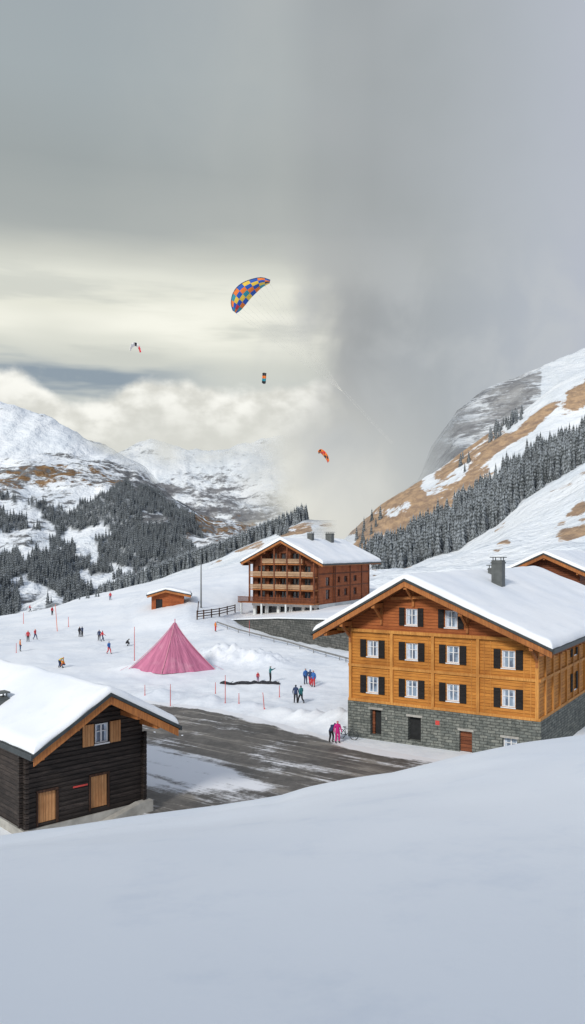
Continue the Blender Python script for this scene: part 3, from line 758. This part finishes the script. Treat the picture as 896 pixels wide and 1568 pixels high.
P.box(-.2,w+.2,-.1,D,3.3,3.79)
for x in gx: P.box(x-.28,x+.28,-.1,.4,.2,3.299)
for x in (-1.5,2.9,8,13.1): P.box(x-.15,x+.15,-2.0,-1.7,.2,3.9)
sgo=[(4,6,1.5,2.8),(9,11,1.5,2.8)]
wall(P,lambda a,z,d:(w+.19-d,a,z),0,D,.2,lambda y:3.299,sgo,.2)
P.obj('concrete_basement',CONCP,hc)
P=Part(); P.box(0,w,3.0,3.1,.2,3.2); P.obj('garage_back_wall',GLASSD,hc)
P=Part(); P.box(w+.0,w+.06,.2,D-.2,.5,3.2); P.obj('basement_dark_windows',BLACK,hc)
chimney(hc,7.6,9,rz3(7.6),1.0,1.8); chimney(hc,8.4,16,rz3(8.4),1.3,2.3)
tw=empty('stone_retaining_wall')
c=[(-10.8,143,1.3,-1.5),(-2,126.5,3.0,-1),(9.5,106,4.5,-1),(22,128,4.8,-1),(22,150,4.8,0),(-8.5,152,1.4,-1)]
P=Part()
for i in range(6):
    a=c[i];b=c[(i+1)%6]; P.quad((a[0],a[1],a[3]),(b[0],b[1],b[3]),(b[0],b[1],b[2]),(a[0],a[1],a[2]))
P.obj('masonry',STONE2,tw)
P=Part(); cen=(6,136,3.3)
for i in range(6):
    a=c[i];b=c[(i+1)%6]; P.quad((a[0],a[1],a[2]+.01),(b[0],b[1],b[2]+.01),cen)
for a,b in ((c[0],c[1]),(c[1],c[2])): P.beam((a[0],a[1],a[2]+.1),(b[0],b[1],b[2]+.1),.7,.18)
P.obj('snow_cap',SNOWR,tw)
gp=[on_ground(*q) for q in ((332,957),(365,969),(400,978),(440,988),(480,1000),(520,1011),(540,1017))]
P=Part()
for a,b in zip(gp[:-1],gp[1:]):
    P.beam(a+Vector((0,0,.50)),b+Vector((0,0,.50)),.06,.22)
    for k in range(2):
        q=a.lerp(b,k/2); P.box(q.x-.05,q.x+.05,q.y-.05,q.y+.05,q.z-.3,q.z+.45)
P.obj('guardrail',RAIL)
# ---------------------------------------------------------------- back right chalet
O=Vector((25.7,91,0)); bc=empty('alpine_chalet',O,ang)
rz4=roof(bc,-1.9,3.05,8.3,11.0,13.35,11.0,-1.3,17,.24,.4,W_TRIM,W_TRIM)
top4=lambda x: rz4(x)-.25
P=Part(); ops=[(4.2,5.2,9.0,10.1),(1.6,2.6,9.0,10.1),(4.2,5.2,6.2,7.3),(1.6,2.6,6.2,7.3)]
wall(P,fr,0,6.6,0,top4,ops,.2,extra=[3.05]); wall(P,lambda a,z,d:(0+d,16-a,z),0,16,0,lambda y:top4(0),[],.2)
wall(P,lambda a,z,d:(6.6-d,a,z),0,16,0,lambda y:top4(6.6),[],.2); P.quad((6.6,16,0),(0,16,0),(0,16,top4(0)),(3.05,16,top4(3.05)),(6.6,16,top4(6.6)))
P.obj('timber_walls',W_BROWN,bc)
Q=parts()
for o in ops: window(Q,fr,*o,.2,shut=True)
flush(Q,bc)
P=Part(); P.box(-.8,7.4,-1.1,-.01,8.1,8.25)
for k in np.arange(-.8,7.4,.2): P.box(k,k+.12,-1.12,-1.08,8.25,9.0)
for x in (0,3.05,6.6): P.box(x-.1,x+.1,-1.2,-.01,rz4(x)-.6,rz4(x)-.27)
P.obj('balcony',W_TRIM,bc)
# ---------------------------------------------------------------- shed
g=on_ground(232,934); O=Vector((g.x,g.y,g.z-.3)); sh=empty('wooden_shed',O,.12)
rz5=roof(sh,-.7,2.6,7.2,2.9,3.9,2.9,-1.0,5,.14,.4,W_TRIM,W_TRIM,fine=.6)
P=Part(); wall(P,fr,0,5.9,-.5,lambda x:rz5(x)-.15,[(.8,2.0,.3,2.2)],.2,extra=[2.6]); wall(P,lambda a,z,d:(0+d,4.5-a,z),0,4.5,-.5,lambda y:rz5(0)-.15,[],.2); wall(P,lambda a,z,d:(5.9-d,a,z),0,4.5,-.5,lambda y:rz5(5.9)-.15,[(1.5,3,1.2,2.2)],.2)
P.quad((5.9,4.5,-.5),(0,4.5,-.5),(0,4.5,2.9),(5.9,4.5,3.0)); P.obj('timber_walls',W_ORG,sh)
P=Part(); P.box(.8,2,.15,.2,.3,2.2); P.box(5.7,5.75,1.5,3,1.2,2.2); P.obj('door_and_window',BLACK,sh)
# ---------------------------------------------------------------- street lamp, fence, poles
g=on_ground(308,931); P=Part()
P.tube([g+Vector((0,0,-.3)),g+Vector((0,0,4)),g+Vector((0,0,8.9))],[.14,.11,.085],8)
P.tube([g+Vector((0,0,8.8)),g+Vector((-.35,0,9.0)),g+Vector((-.75,-.1,9.0))],[.05,.05,.05],6)
P.box(g.x-1.2,g.x-.5,g.y-.25,g.y+.1,g.z+8.93,g.z+9.08); P.box(g.x-.16,g.x+.16,g.y-.16,g.y+.16,g.z-.2,g.z+.3)
P.obj('street_lamp',METAL)
P=Part(); fp=[on_ground(*q) for q in ((302,949),(312,948),(324,946),(336,944),(348,941),(360,938))]
for i,a in enumerate(fp):
    P.beam(a+Vector((0,0,-.3)),a+Vector((0,0,1.5)),.2,.2)
    if i:
        b=fp[i-1]
        for z in (.5,.95,1.35): P.beam(a+Vector((0,0,z)),b+Vector((0,0,z)),.09,.15)
P.beam(fp[0]+Vector((0,0,.2)),fp[0]+Vector((.2,.3,3.0)),.14,.14)
P.obj('wooden_fence',W_DARKV)
def stake(px,py,top,r=.035,m=REDP,lean=0):
    g=on_ground(px,py); h=(py-top)/F*g.y
    P=Part(); P.tube([g+Vector((0,0,-.3)),g+Vector((lean*h*.5,0,h*.5)),g+Vector((lean*h,0,h))],[r,r*.9,r*.7],6)
    P.tube([g+Vector((0,0,-.05)),g+Vector((0,0,.08))],[r*2.2,r*1.2],6); P.obj('marker_pole',m)
for a in ((206,1012,960,.045),(88,967,926,.06,ORNG,-.08),(222,1066,1050),(261,1082,1048),(345,1077,1034),(366,1078,1062),(405,1086,1061,.035,REDP,-.1),(382,970,950),(25,1000,985,.04),(428,1068,1050),(36,955,938,.05),(330,1062,1045),(105,960,945,.05)): stake(*a)
# ---------------------------------------------------------------- pink tent
def mat_tent():
    m,t=newmat('tent_fabric_pink'); o=t.n('ShaderNodeTexCoord').outputs['Object']; x,y,z=t.sep(o)
    an=t.m('ARCTAN2',y,x); v=t.comb(t.m('MULTIPLY',an,5.0),t.m('MULTIPLY',z,0.25),0.0)
    n=t.noise(v,1.4,5,0.6); n2=t.noise(o,.7,4)
    c=t.mix(t.mr(n,.3,.7),(0.58,0.20,0.32,1),(0.36,0.115,0.20,1))
    c=t.mix(t.mr(n2,.5,.75,0,.4),c,(0.66,0.36,0.45,1))
    finish(t,c,0.7,t.bump(n,0.12),0.25); return m
TENT=mat_tent()
gt=on_ground(262,1026); te=empty('pyramid_tent',gt,0.0)
NS=96; NRr=26; hgt=5.6
cor=[(-5.0,-0.9),(-0.6,-2.6),(5.1,0.3),(2.6,3.6),(-3.2,3.4)]
def rad(a):
    for i in range(5):
        p=Vector(cor[i]);q=Vector(cor[(i+1)%5]); d=Vector((math.cos(a),math.sin(a)))
        e=q-p; den=d.x*e.y-d.y*e.x
        if abs(den)<1e-9: continue
        s=(p.x*e.y-p.y*e.x)/den; u=(p.x*d.y-p.y*d.x)/den
        if s>0 and -1e-6<=u<=1+1e-6: return s
    return 4
V=[]
for j in range(NRr):
    f=j/(NRr-1)
    for i in range(NS):
        a=2*math.pi*i/NS; r=rad(a); k=(1-f)**1.22
        fold=1+.035*math.sin(a*14+2*noise.noise((a,0,0)))*(1-f)+.04*noise.noise((math.cos(a)*3,math.sin(a)*3,f*2))
        rr=(r*.92+.3)*k*fold+.04
        V.append((rr*math.cos(a)+.45*f,rr*math.sin(a),hgt*f-.08+(.1*noise.noise((a*3,1,1)) if j==0 else 0)))
Fc=[(j*NS+i,j*NS+(i+1)%NS,(j+1)*NS+(i+1)%NS,(j+1)*NS+i) for j in range(NRr-1) for i in range(NS)]
mk('canopy',V,Fc,TENT,te,None,True)
P=Part()
for x,y in cor:
    a=math.atan2(y,x); pts=[]
    for j in range(0,NRr,3):
        f=j/(NRr-1); r=(rad(a)*.92+.3)*(1-f)**1.22+.05; pts.append((r*math.cos(a)+.45*f,r*math.sin(a),hgt*f-.02))
    P.tube(pts,.045,5); P.tube([(x*.95,y*.95,.5),(x*1.18,y*1.18,-.05)],.02,4)
P.tube([(.45,0,hgt-.3),(.45,0,hgt+.25)],.06,6); P.obj('seams_and_guy_lines',mat_plain('tent_seam',(0.6,0.28,0.36,1),.7,.1),te)
# ---------------------------------------------------------------- people
def pm(name,c): return mat_plain(name,(c[0],c[1],c[2],1),.75,.25,6)
SKIN=pm('skin',(.5,.3,.22)); GLOVE=pm('gloves',(.03,.03,.035)); BOOT=pm('boots',(.03,.028,.03)); EYE=pm('eye_dark',(.02,.02,.02)); MOUTH=pm('lips',(.35,.12,.1))
COL={'navy':(.03,.05,.12),'black':(.02,.02,.025),'red':(.55,.04,.05),'mag':(.6,.02,.22),'teal':(.04,.2,.22),'blue':(.04,.14,.42),'orange':(.7,.2,.03),'yellow':(.7,.5,.06),'grey':(.12,.12,.13),'plum':(.2,.05,.16)}
CM={k:pm('cloth_'+k,v) for k,v in COL.items()}
def person(pos,face=0,pose='stand',jac='navy',tro='black',hat='black',h=1.75,name='skier'):
    J={'pel':(0,0,.96),'sp':(0,.01,1.18),'ch':(0,.015,1.38),'nk':(0,0,1.50),'hb':(0,-.01,1.58),'hm':(0,-.015,1.66),'ht':(0,-.005,1.73),
       'sl':(.18,.01,1.41),'sr':(-.18,.01,1.41),'el':(.27,.03,1.14),'er':(-.27,.03,1.14),'wl':(.29,-.1,.92),'wr':(-.29,-.1,.92),'pl':(.29,-.13,.86),'pr':(-.29,-.13,.86),
       'hl':(.10,0,.90),'hr':(-.10,0,.90),'kl':(.12,-.03,.50),'kr':(-.12,-.03,.50),'al':(.14,.02,.10),'ar':(-.14,.02,.10),'tl':(.16,-.17,.05),'tr':(-.16,-.17,.05)}
    J={k:Vector(v) for k,v in J.items()}
    if pose=='walk':
        J['kl']+=Vector((0,-.18,.03)); J['al']+=Vector((0,-.28,.02)); J['tl']+=Vector((0,-.28,.05)); J['kr']+=Vector((0,.03,0)); J['ar']+=Vector((0,.3,.08)); J['tr']+=Vector((0,.3,-.0))
        J['wl']+=Vector((0,.3,.03)); J['pl']+=Vector((0,.32,.03)); J['el']+=Vector((0,.14,0)); J['er']+=Vector((0,-.1,.02)); J['wr']+=Vector((0,-.22,.12)); J['pr']+=Vector((0,-.24,.14))
    if pose=='armsup':
        for s,sg in (('l',1),('r',-1)): J['e'+s]=Vector((sg*.38,-.12,1.3)); J['w'+s]=Vector((sg*.3,-.36,1.42)); J['p'+s]=Vector((sg*.27,-.42,1.46))
    if pose in('bend','crouch'):
        M=Matrix.Rotation(math.radians(62 if pose=='bend' else 40),4,'X'); c=J['pel'].copy()
        for k in ('sp','ch','nk','hb','hm','ht','sl','sr','el','er','wl','wr','pl','pr'): J[k]=c+M@(J[k]-c)
        for s,sg in (('l',1),('r',-1)):
            J['e'+s]=J['s'+s]+Vector((sg*.06,-.05,-.27)); J['w'+s]=J['e'+s]+Vector((-sg*.03,-.12,-.2)); J['p'+s]=J['w'+s]+Vector((0,-.02,-.07))
        J['kl']+=Vector((0,-.1,-.02)); J['kr']+=Vector((0,-.1,-.02))
    if pose=='crouch':
        for k in J:
            if k[0] not in 'kat' : J[k]+=Vector((0,.18,-.45))
        for s,sg in (('l',1),('r',-1)): J['k'+s]=Vector((sg*.2,-.32,.52))
    keys=list(J); idx={k:i for i,k in enumerate(keys)}; V=[J[k] for k in keys]
    E=[('pel','sp'),('sp','ch'),('ch','nk'),('nk','hb'),('hb','hm'),('hm','ht'),('ch','sl'),('ch','sr'),('sl','el'),('sr','er'),('el','wl'),('er','wr'),('wl','pl'),('wr','pr'),('pel','hl'),('pel','hr'),('hl','kl'),('hr','kr'),('kl','al'),('kr','ar'),('al','tl'),('ar','tr')]
    E=[(idx[a],idx[b]) for a,b in E]
    Rr={'pel':(.17,.13),'sp':(.16,.12),'ch':(.18,.13),'nk':(.065,.065),'hb':(.075,.085),'hm':(.092,.108),'ht':(.07,.08),'s':(.085,.08),'e':(.062,.062),'w':(.045,.042),'p':(.045,.028),'h':(.11,.11),'k':(.082,.082),'a':(.06,.06),'t':(.05,.04)}
    rad=[Rr.get(k,Rr.get(k[0])) for k in keys]
    roots=[idx['pel']]
    hd=(J['ht']-J['hb']).normalized(); fwd=Vector((0,-1,0)); fwd=(fwd-hd*fwd.dot(hd)).normalized()
    if pose=='bend': fwd=(fwd*.6+Vector((0,-.2,-.8))).normalized()
    segs=[(a,b) for a,b in E]; 
    def chain(pts,rr):
        b=len(V)
        for p,r in zip(pts,rr): V.append(p); rad.append((r,r))
        for i in range(len(pts)-1): E.append((b+i,b+i+1))
        roots.append(b)
    c=J['hm']
    chain([c+fwd*.085,c+fwd*.125-hd*.012],[.012,.014])
    for sg in (1,-1): chain([c+Vector((sg*.085,0,0))+hd*.012,c+Vector((sg*.10,.01,0))-hd*.02],[.014,.012])
    for s,sg in (('l',1),('r',-1)):
        d=(J['p'+s]-J['w'+s]).normalized(); side=Vector((0,-1,0)); side=(side-d*side.dot(d)).normalized()
        for k,(o,L) in enumerate(((.028,.075),(.010,.085),(-.009,.08),(-.027,.062))):
            a=J['p'+s]+side*o+d*.012; chain([a,a+d*L*.55,a+d*L+Vector((-sg*.015,-.008,0))],[.011,.010,.008])
        a=J['w'+s]+d*.02+side*.03; chain([a,a+side*.03+d*.03,a+side*.035+d*.06],[.013,.011,.009])
    me=bpy.data.meshes.new('sk'); me.from_pydata([tuple(v) for v in V],E,[]); o=bpy.data.objects.new('sk',me); S.collection.objects.link(o)
    md=o.modifiers.new('s','SKIN'); md.use_smooth_shade=True
    for i,v in enumerate(me.skin_vertices[0].data): v.radius=rad[i]; v.use_root=(i in roots)
    su=o.modifiers.new('u','SUBSURF'); su.levels=1; su.render_levels=1
    dg=bpy.context.evaluated_depsgraph_get(); dg.update()
    nm=bpy.data.meshes.new_from_object(o.evaluated_get(dg)); bpy.data.objects.remove(o)
    nm.materials.clear()
    for m in (CM[jac],CM[tro],GLOVE,SKIN,CM[hat],BOOT,EYE,MOUTH): nm.materials.append(m)
    def sd(p,a,b):
        ab=b-a; t=max(0,min(1,(p-a).dot(ab)/ab.length_squared)); return (p-a-ab*t).length
    for pl in nm.polygons:
        p=pl.center; best=9;bk=None
        for a,b in segs:
            ra=(rad[a][0]+rad[b][0])/2
            d=sd(p,V[a],V[b])-ra
            if d<best: best=d;bk=(keys[a],keys[b])
        k=bk[1]
        if k in('wl','wr','el','er','sl','sr','sp','ch'): mi=0
        elif k in('pl','pr'): mi=2
        elif k in('hl','hr','kl','kr','al','ar'): mi=1
        elif k in('tl','tr'): mi=5
        elif k=='nk': mi=0
        else:
            q=p-J['hm']; mi=4 if (q.dot(hd)>.035 or q.dot(fwd)<-.01) else 3
        if bk==('hl','kl') or bk==('hr','kr'): mi=1 if p.z<J['pel'].z+.02 or pose!='stand' else 0
        if k in('al','ar') and p.z<.2: mi=5
        pl.material_index=mi; pl.use_smooth=True
    import bmesh
    bm=bmesh.new(); bm.from_mesh(nm)
    rt=hd.cross(fwd).normalized()
    for q,sx,mi in ((c+rt*.034+fwd*.088+hd*.012,(.013,.010,.008),6),(c-rt*.034+fwd*.088+hd*.012,(.013,.010,.008),6),(c+fwd*.086-hd*.05,(.026,.010,.007),7)):
        r=bmesh.ops.create_icosphere(bm,subdivisions=1,radius=1)
        fs=set()
        for v in r['verts']:
            l=v.co.copy(); v.co=q+rt*l.x*sx[0]+fwd*l.y*sx[1]+hd*l.z*sx[2]
            for f in v.link_faces: fs.add(f)
        for f in fs: f.material_index=mi
    bm.to_mesh(nm); bm.free()
    nm.name=name; ob=bpy.data.objects.new(name,nm); S.collection.objects.link(ob)
    zmin=min(v.co.z for v in nm.vertices); k=h/1.78
    ob.scale=(k,k,k); ob.rotation_euler=(0,0,face); ob.location=(pos[0],pos[1],pos[2]-zmin*k-.03)
    return ob
PEOPLE=[(507,1137,2.6,'bend','navy','black','plum',1.75),(517,1138,.3,'stand','mag','mag','mag',1.7),
 (453,1077,2.9,'stand','navy','black','black',1.75),(461,1077,-2.5,'walk','teal','black','black',1.7),
 (468,1048,.5,'stand','blue','navy','black',1.7),(475,1050,2.8,'walk','navy','red','blue',1.75),(480,1052,-.6,'stand','blue','red','red',1.78),
 (414,1045,1.4,'armsup','teal','black','teal',1.78),(395,1044,0.4,'stand','red','plum','red',1.1),
 (330,967,2.2,'stand','orange','red','red',1.6),(91,1022,1.2,'bend','yellow','navy','orange',1.7),(97,1023,-1.2,'crouch','orange','navy','blue',1.7),
 (195,989,1.7,'crouch','black','black','grey',1.7),(167,1001,.8,'walk','blue','red','navy',1.75),(152,981,0,'stand','navy','black','black',1.7),(157,982,2.2,'walk','red','navy','black',1.7),
 (122,975,1,'stand','black','grey','black',1.7),(126,975,-2,'armsup','navy','black','black',1.7),(43,983,.3,'stand','red','black','black',1.75),(54,979,1.1,'walk','red','navy','orange',1.7),(31,997,2,'stand','orange','navy','black',1.7),
 (80,942,1,'stand','red','black','black',1.7),(169,919,0,'stand','red','navy','black',1.7),(46,937,2,'walk','red','black','black',1.6),(420,968,0,'stand','red','black','grey',1.6)]
for (px,py,fc,po,j,tr,ha,h) in PEOPLE: person(on_ground(px,py),fc,po,j,tr,ha,h)
# ---------------------------------------------------------------- kites
KC={k:mat_plain('kite_'+k,v,.55,.12,2) for k,v in {'blue':(.02,.10,.45,1),'orange':(.8,.2,.03,1),'yellow':(.8,.55,.07,1),'teal':(.03,.28,.36,1),'red':(.65,.04,.05,1),'white':(.78,.78,.78,1),'black':(.03,.03,.035,1),'navy':(.02,.03,.12,1)}.items()}
def kite(outer,inner,Y,names,pat,ns,ncd,chord,lines=None,res=4,name='kite',puffk=.16):
    e=empty(name,W(*outer[len(outer)//2],Y)); o=Vector(e.location)
    def cur(l,t):
        n=len(l); t=min(max(t,0),1)
        k=min(int(t*(n-1)),n-2); u=t*(n-1)-k
        p=[np.array(l[min(max(k+d,0),n-1)],float) for d in (-1,0,1,2)]
        return .5*((2*p[1])+(-p[0]+p[2])*u+(2*p[0]-5*p[1]+4*p[2]-p[3])*u*u+(-p[0]+3*p[1]-3*p[2]+p[3])*u**3)
    V=[];NSp=ns*res;NCc=ncd*res
    for i in range(NSp+1):
        a=cur(outer,i/NSp); b=cur(inner,i/NSp)
        for j in range(NCc+1):
            f=j/NCc; q=a*(1-f)+b*f
            puff=puffk*abs(math.sin(math.pi*i/res))
            yy=Y+chord*(f-.5)+ -chord*.35*math.sin(math.pi*f)-puff
            V.append(W(q[0],q[1],yy)-o)
    Fc=[];mi=[]
    for i in range(NSp):
        for j in range(NCc):
            n=NCc+1; Fc.append((i*n+j,(i+1)*n+j,(i+1)*n+j+1,i*n+j+1)); mi.append(pat(i//res,j//res))
    mk('canopy',V,Fc,[KC[k] for k in names],e,mi,True)
    P=Part(); n=NCc+1
    P.tube([V[i*n] for i in range(0,NSp+1,2)],.06,6); P.obj('leading_edge',KC['navy'] if len(names)>3 else KC[names[0]],e,True)
    if lines:
        P=Part(); cv,an=lines
        cv=Vector(cv)-o; an=Vector(an)-o
        for i in range(0,NSp+1,max(2,NSp//8)):
            P.tube([V[i*n+NCc],V[i*n+NCc].lerp(cv,.5)+Vector((0,0,-.15)),cv],.012,4)
        P.tube([cv,an],.012,4); P.tube([cv+Vector((.3,0,.1)),an+Vector((.3,0,0))],.009,4)
        P.obj('suspension_lines',mat_plain('line_grey',(.6,.6,.57,1),.6,.1),e)
    return e
PAT=[[0,1,5,2],[1,0,2,3],[0,2,0,1],[2,0,1,0],[0,1,3,2],[1,0,2,0],[3,2,0,1],[1,0,4,3],[0,3,1,0]]
kite([(414,429),(400,425),(381,429),(366,437),(357,449),(354,464),(357,476)],[(413,434),(402,440),(393,448),(384,457),(376,467),(369,475),(362,480)],125,
     ['blue','orange','yellow','teal','red','navy'],lambda i,j:PAT[i%9][j%4],9,4,1.2,(W(525,600,118),W(600,680,112)),4,'kite',.1)
kite([(199,536),(201,527),(208,524),(214,530),(217,539)],[(200,538),(203,532),(208,530),(212,534),(214,540)],150,['white','red','black'],lambda i,j:(1 if i>4 else 2 if i==3 else 0),7,1,1.0,None)
kite([(402,572),(404,571),(408,572)],[(401,586),(404,588),(407,587)],150,['black','orange','teal'],lambda i,j:(j+0)%3,2,4,.6,None)
kite([(487,691),(491,688),(497,691),(502,698),(504,706)],[(488,695),(491,694),(495,698),(499,703),(502,709)],150,['orange','black','red'],lambda i,j:(0,1,0,2)[(i+j)%4],7,2,1.0,None)
kg=on_ground(386,1047); kk=empty('grounded_kite',kg)
V=[];n=40
for i in range(n+1):
    x=-3.3+6.2*i/n
    for j in range(7):
        a=j/6; V.append((x,-.35+.9*a+.1*math.sin(x*3),.02+.22*math.sin(math.pi*a)*(1+.7*noise.noise((x*2,a,0)))*min(1,(i+1)/4,(n+1-i)/4)+H(kg.x+x,kg.y)-kg.z))
mk('canopy',V,[(i*7+j,(i+1)*7+j,(i+1)*7+j+1,i*7+j+1) for i in range(n) for j in range(6)],[KC['black'],KC['white']],kk,[1 if i%9==8 and j>2 else 0 for i in range(n) for j in range(6)],True)
P=Part()
for i in range(8): P.tube([(-3+i*.8,-.4,.15),(-2.8+i*.8,.5,.15)],.03,5)
P.obj('battens',METAL,kk)
bg=on_ground(532,1133); bk=empty('parked_bicycle',bg,-.5); P=Part()
def ring(cx,cz,R,r):
    P.tube([(cx+R*math.cos(a),0,cz+R*math.sin(a)) for a in np.linspace(0,2*math.pi,21)],r,5)
    for a in np.linspace(0,math.pi,5)[:-1]: P.beam((cx+R*math.cos(a),0,cz+R*math.sin(a)),(cx-R*math.cos(a),0,cz-R*math.sin(a)),.01,.01)
ring(-.52,.34,.34,.03); ring(.52,.34,.34,.03)
for a,b in (((-.52,.34),(-.1,.3)),((-.1,.3),(-.22,.85)),((-.52,.34),(-.2,.75)),((-.1,.3),(.38,.78)),((-.2,.75),(.38,.78)),((.52,.34),(.36,.95))): P.tube([(a[0],0,a[1]),(b[0],0,b[1])],.022,5)
P.tube([(.36,-.28,.97),(.36,.28,.97)],.018,5); P.box(-.34,-.1,-.06,.06,.85,.9); P.obj('frame_and_wheels',SLATE,bk)
# ---------------------------------------------------------------- world
wd=bpy.data.worlds.new('World'); S.world=wd; wd.use_nodes=True; t=NT(wd.node_tree)
g=t.n('ShaderNodeTexCoord').outputs['Generated']; x,y,z=t.sep(g)
r=t.m('MAXIMUM',t.m('SQRT',t.m('ADD',t.m('MULTIPLY',x,x),t.m('MULTIPLY',y,y))),0.02)
v=t.m('DIVIDE',z,r); az=t.m('ARCTAN2',x,y)
nb=t.noise(t.comb(t.m('MULTIPLY',az,2.0),t.m('MULTIPLY',v,7.0),0.0),1.0,3,.5)
nb2=t.noise(t.comb(t.m('MULTIPLY',az,4.0),t.m('MULTIPLY',v,24.0),3.0),1.0,4,.55)
nc=t.noise(t.comb(t.m('MULTIPLY',az,9.0),t.m('MULTIPLY',v,2.0),2.6),1.0,4,.5)
nd=t.noise(t.comb(t.m('MULTIPLY',az,17.),t.m('MULTIPLY',v,24.0),5.0),1.0,5,.6)
ne=t.noise(t.comb(t.m('MULTIPLY',az,5.),t.m('MULTIPLY',v,5.0),9.0),1.0,3,.5)
nw=t.noise(t.comb(t.m('MULTIPLY',az,12.),t.m('MULTIPLY',v,9.0),12.0),1.0,4,.5,.3)
v1=t.m('ADD',v,t.m('ADD',t.m('MULTIPLY',t.m('SUBTRACT',nb,.5),.08),t.m('MULTIPLY',t.m('SUBTRACT',nb2,.5),.025)))
st=[(0.0,rgb(205,205,200)),(.13,rgb(210,211,206)),(.19,rgb(203,207,202)),(.23,rgb(214,216,206)),(.28,rgb(233,233,219)),(.325,rgb(230,231,219)),(.355,rgb(204,206,197)),(.39,rgb(173,178,175)),(.46,rgb(161,168,168)),(.58,rgb(166,175,178)),(.75,rgb(163,172,178)),(1.0,rgb(165,176,186))]
base=t.ramp(v1,st)
stv=t.m('MULTIPLY',t.mr(nb2,.50,.66),t.m('MULTIPLY',t.mr(v,.20,.25),t.mr(v,.36,.31)))
base=t.mix(t.m('MULTIPLY',stv,.5),base,rgb(196,199,192))
glow=t.m('MULTIPLY',t.m('MULTIPLY',t.mr(v,.22,.27),t.mr(v,.345,.30)),t.m('MULTIPLY',t.mr(nb,.36,.54),t.mr(nb2,.70,.4)))
base=t.mix(glow,base,rgb(252,251,238))
vs=t.m('ADD',v,t.m('MULTIPLY',t.m('SUBTRACT',nb2,.5),.07))
gap=t.m('MULTIPLY',t.m('MULTIPLY',t.mr(vs,.180,.196),t.mr(vs,.236,.214)),t.m('MULTIPLY',t.mr(az,-.07,-.22),t.mr(nd,.2,.5,.35,.95)))
base=t.mix(gap,base,rgb(142,156,168))
prof=t.mr(t.m('ABSOLUTE',t.m('ADD',az,.26)),.0,.09,-.020,.010)
ht=t.m('ADD',t.m('ADD',.200,prof),t.m('ADD',t.m('MULTIPLY',t.m('SUBTRACT',nc,.5),.10),t.m('MULTIPLY',t.m('SUBTRACT',nd,.5),.035)))
dv=t.m('SUBTRACT',v,ht)
cm=t.mr(dv,.008,-.010)
nd2=t.noise(t.comb(t.m('MULTIPLY',az,22.),t.m('MULTIPLY',t.m('ADD',v,.012),32.0),5.0),1.0,4,.5)
cc=t.mix(t.mr(nd2,.36,.66),rgb(255,254,246),rgb(218,217,208))
cc=t.mix(t.mr(dv,-.01,-.07,0,.7),cc,rgb(217,217,209))
base=t.mix(cm,base,cc)
rc=t.ramp(t.m('ADD',az,.1),[(0.0,rgb(206,206,199)),(.08,rgb(196,197,191)),(.13,rgb(172,173,171)),(.2,rgb(160,163,163)),(.28,rgb(170,175,178)),(.4,rgb(182,188,196)),(.5,rgb(188,193,205)),(1,rgb(180,188,200))])
low_=t.m('MULTIPLY',t.mr(t.m('ADD',v,t.m('MULTIPLY',t.m('SUBTRACT',nw,.5),.14)),.24,.05),t.mr(t.m('ADD',az,t.m('MULTIPLY',t.m('SUBTRACT',nw,.5),.1)),.22,.05))
rc=t.mix(low_,rc,rgb(224,223,215))
rc=t.mix(t.m('MULTIPLY',t.mr(nw,.42,.66,0,.35),t.mr(v,.45,.25)),rc,rgb(206,208,206))
rc=t.mix(t.mr(ne,.35,.7,0,.25),rc,rgb(190,195,200))
wob=t.m('ADD',t.m('MULTIPLY',t.m('SUBTRACT',ne,.5),.18),t.m('MULTIPLY',t.m('SUBTRACT',nw,.5),.14))
azw=t.m('ADD',az,wob)
rm_lo=t.mr(azw,-.04,.065); rm_hi=t.mr(azw,-.30,.40)
rm=t.m('ADD',t.m('MULTIPLY',rm_lo,t.mr(v1,.44,.28)),t.m('MULTIPLY',rm_hi,t.mr(v1,.28,.44)),clamp=True)
col=t.mix(rm,base,rc)
col=t.mix(t.mr(z,.6,.95,0,.8),col,rgb(172,187,213))
zen=t.mr(z,.60,1.0,1.0,1.12)
sky=t.n('ShaderNodeTexSky',{'sky_type':'NISHITA','sun_disc':False,'sun_elevation':math.radians(30),'sun_rotation':math.radians(208)})
b1=t.n('ShaderNodeBackground',None,{'Color':sky.outputs[0],'Strength':.08})
b2=t.n('ShaderNodeBackground',None,{'Color':col,'Strength':zen})
mx=t.n('ShaderNodeMixShader',None,{0:.95,1:b1.outputs[0],2:b2.outputs[0]})
o=t.n('ShaderNodeOutputWorld',None,{0:mx.outputs[0]})
# ---------------------------------------------------------------- sun
sl=bpy.data.lights.new('sun','SUN'); sl.energy=2.7; sl.angle=math.radians(10); sl.color=(1,.955,.885)
so=bpy.data.objects.new('sun',sl); S.collection.objects.link(so)
el=math.radians(30); ar=math.radians(208); d=Vector((math.sin(ar)*math.cos(el),math.cos(ar)*math.cos(el),math.sin(el)))
so.rotation_euler=d.to_track_quat('Z','Y').to_euler(); so.location=(0,0,60)
# ---------------------------------------------------------------- camera
cd=bpy.data.cameras.new('camera'); cd.sensor_fit='VERTICAL'; cd.sensor_height=24; cd.sensor_width=24; cd.lens=24*F/1568; cd.shift_y=(HY-784)/1568
cd.clip_start=.1; cd.clip_end=20000
co=bpy.data.objects.new('camera',cd); co.location=(0,0,CH); co.rotation_euler=(math.pi/2,0,0); S.collection.objects.link(co); S.camera=co
S.view_settings.view_transform='Standard'; S.view_settings.look='None'; S.view_settings.exposure=0
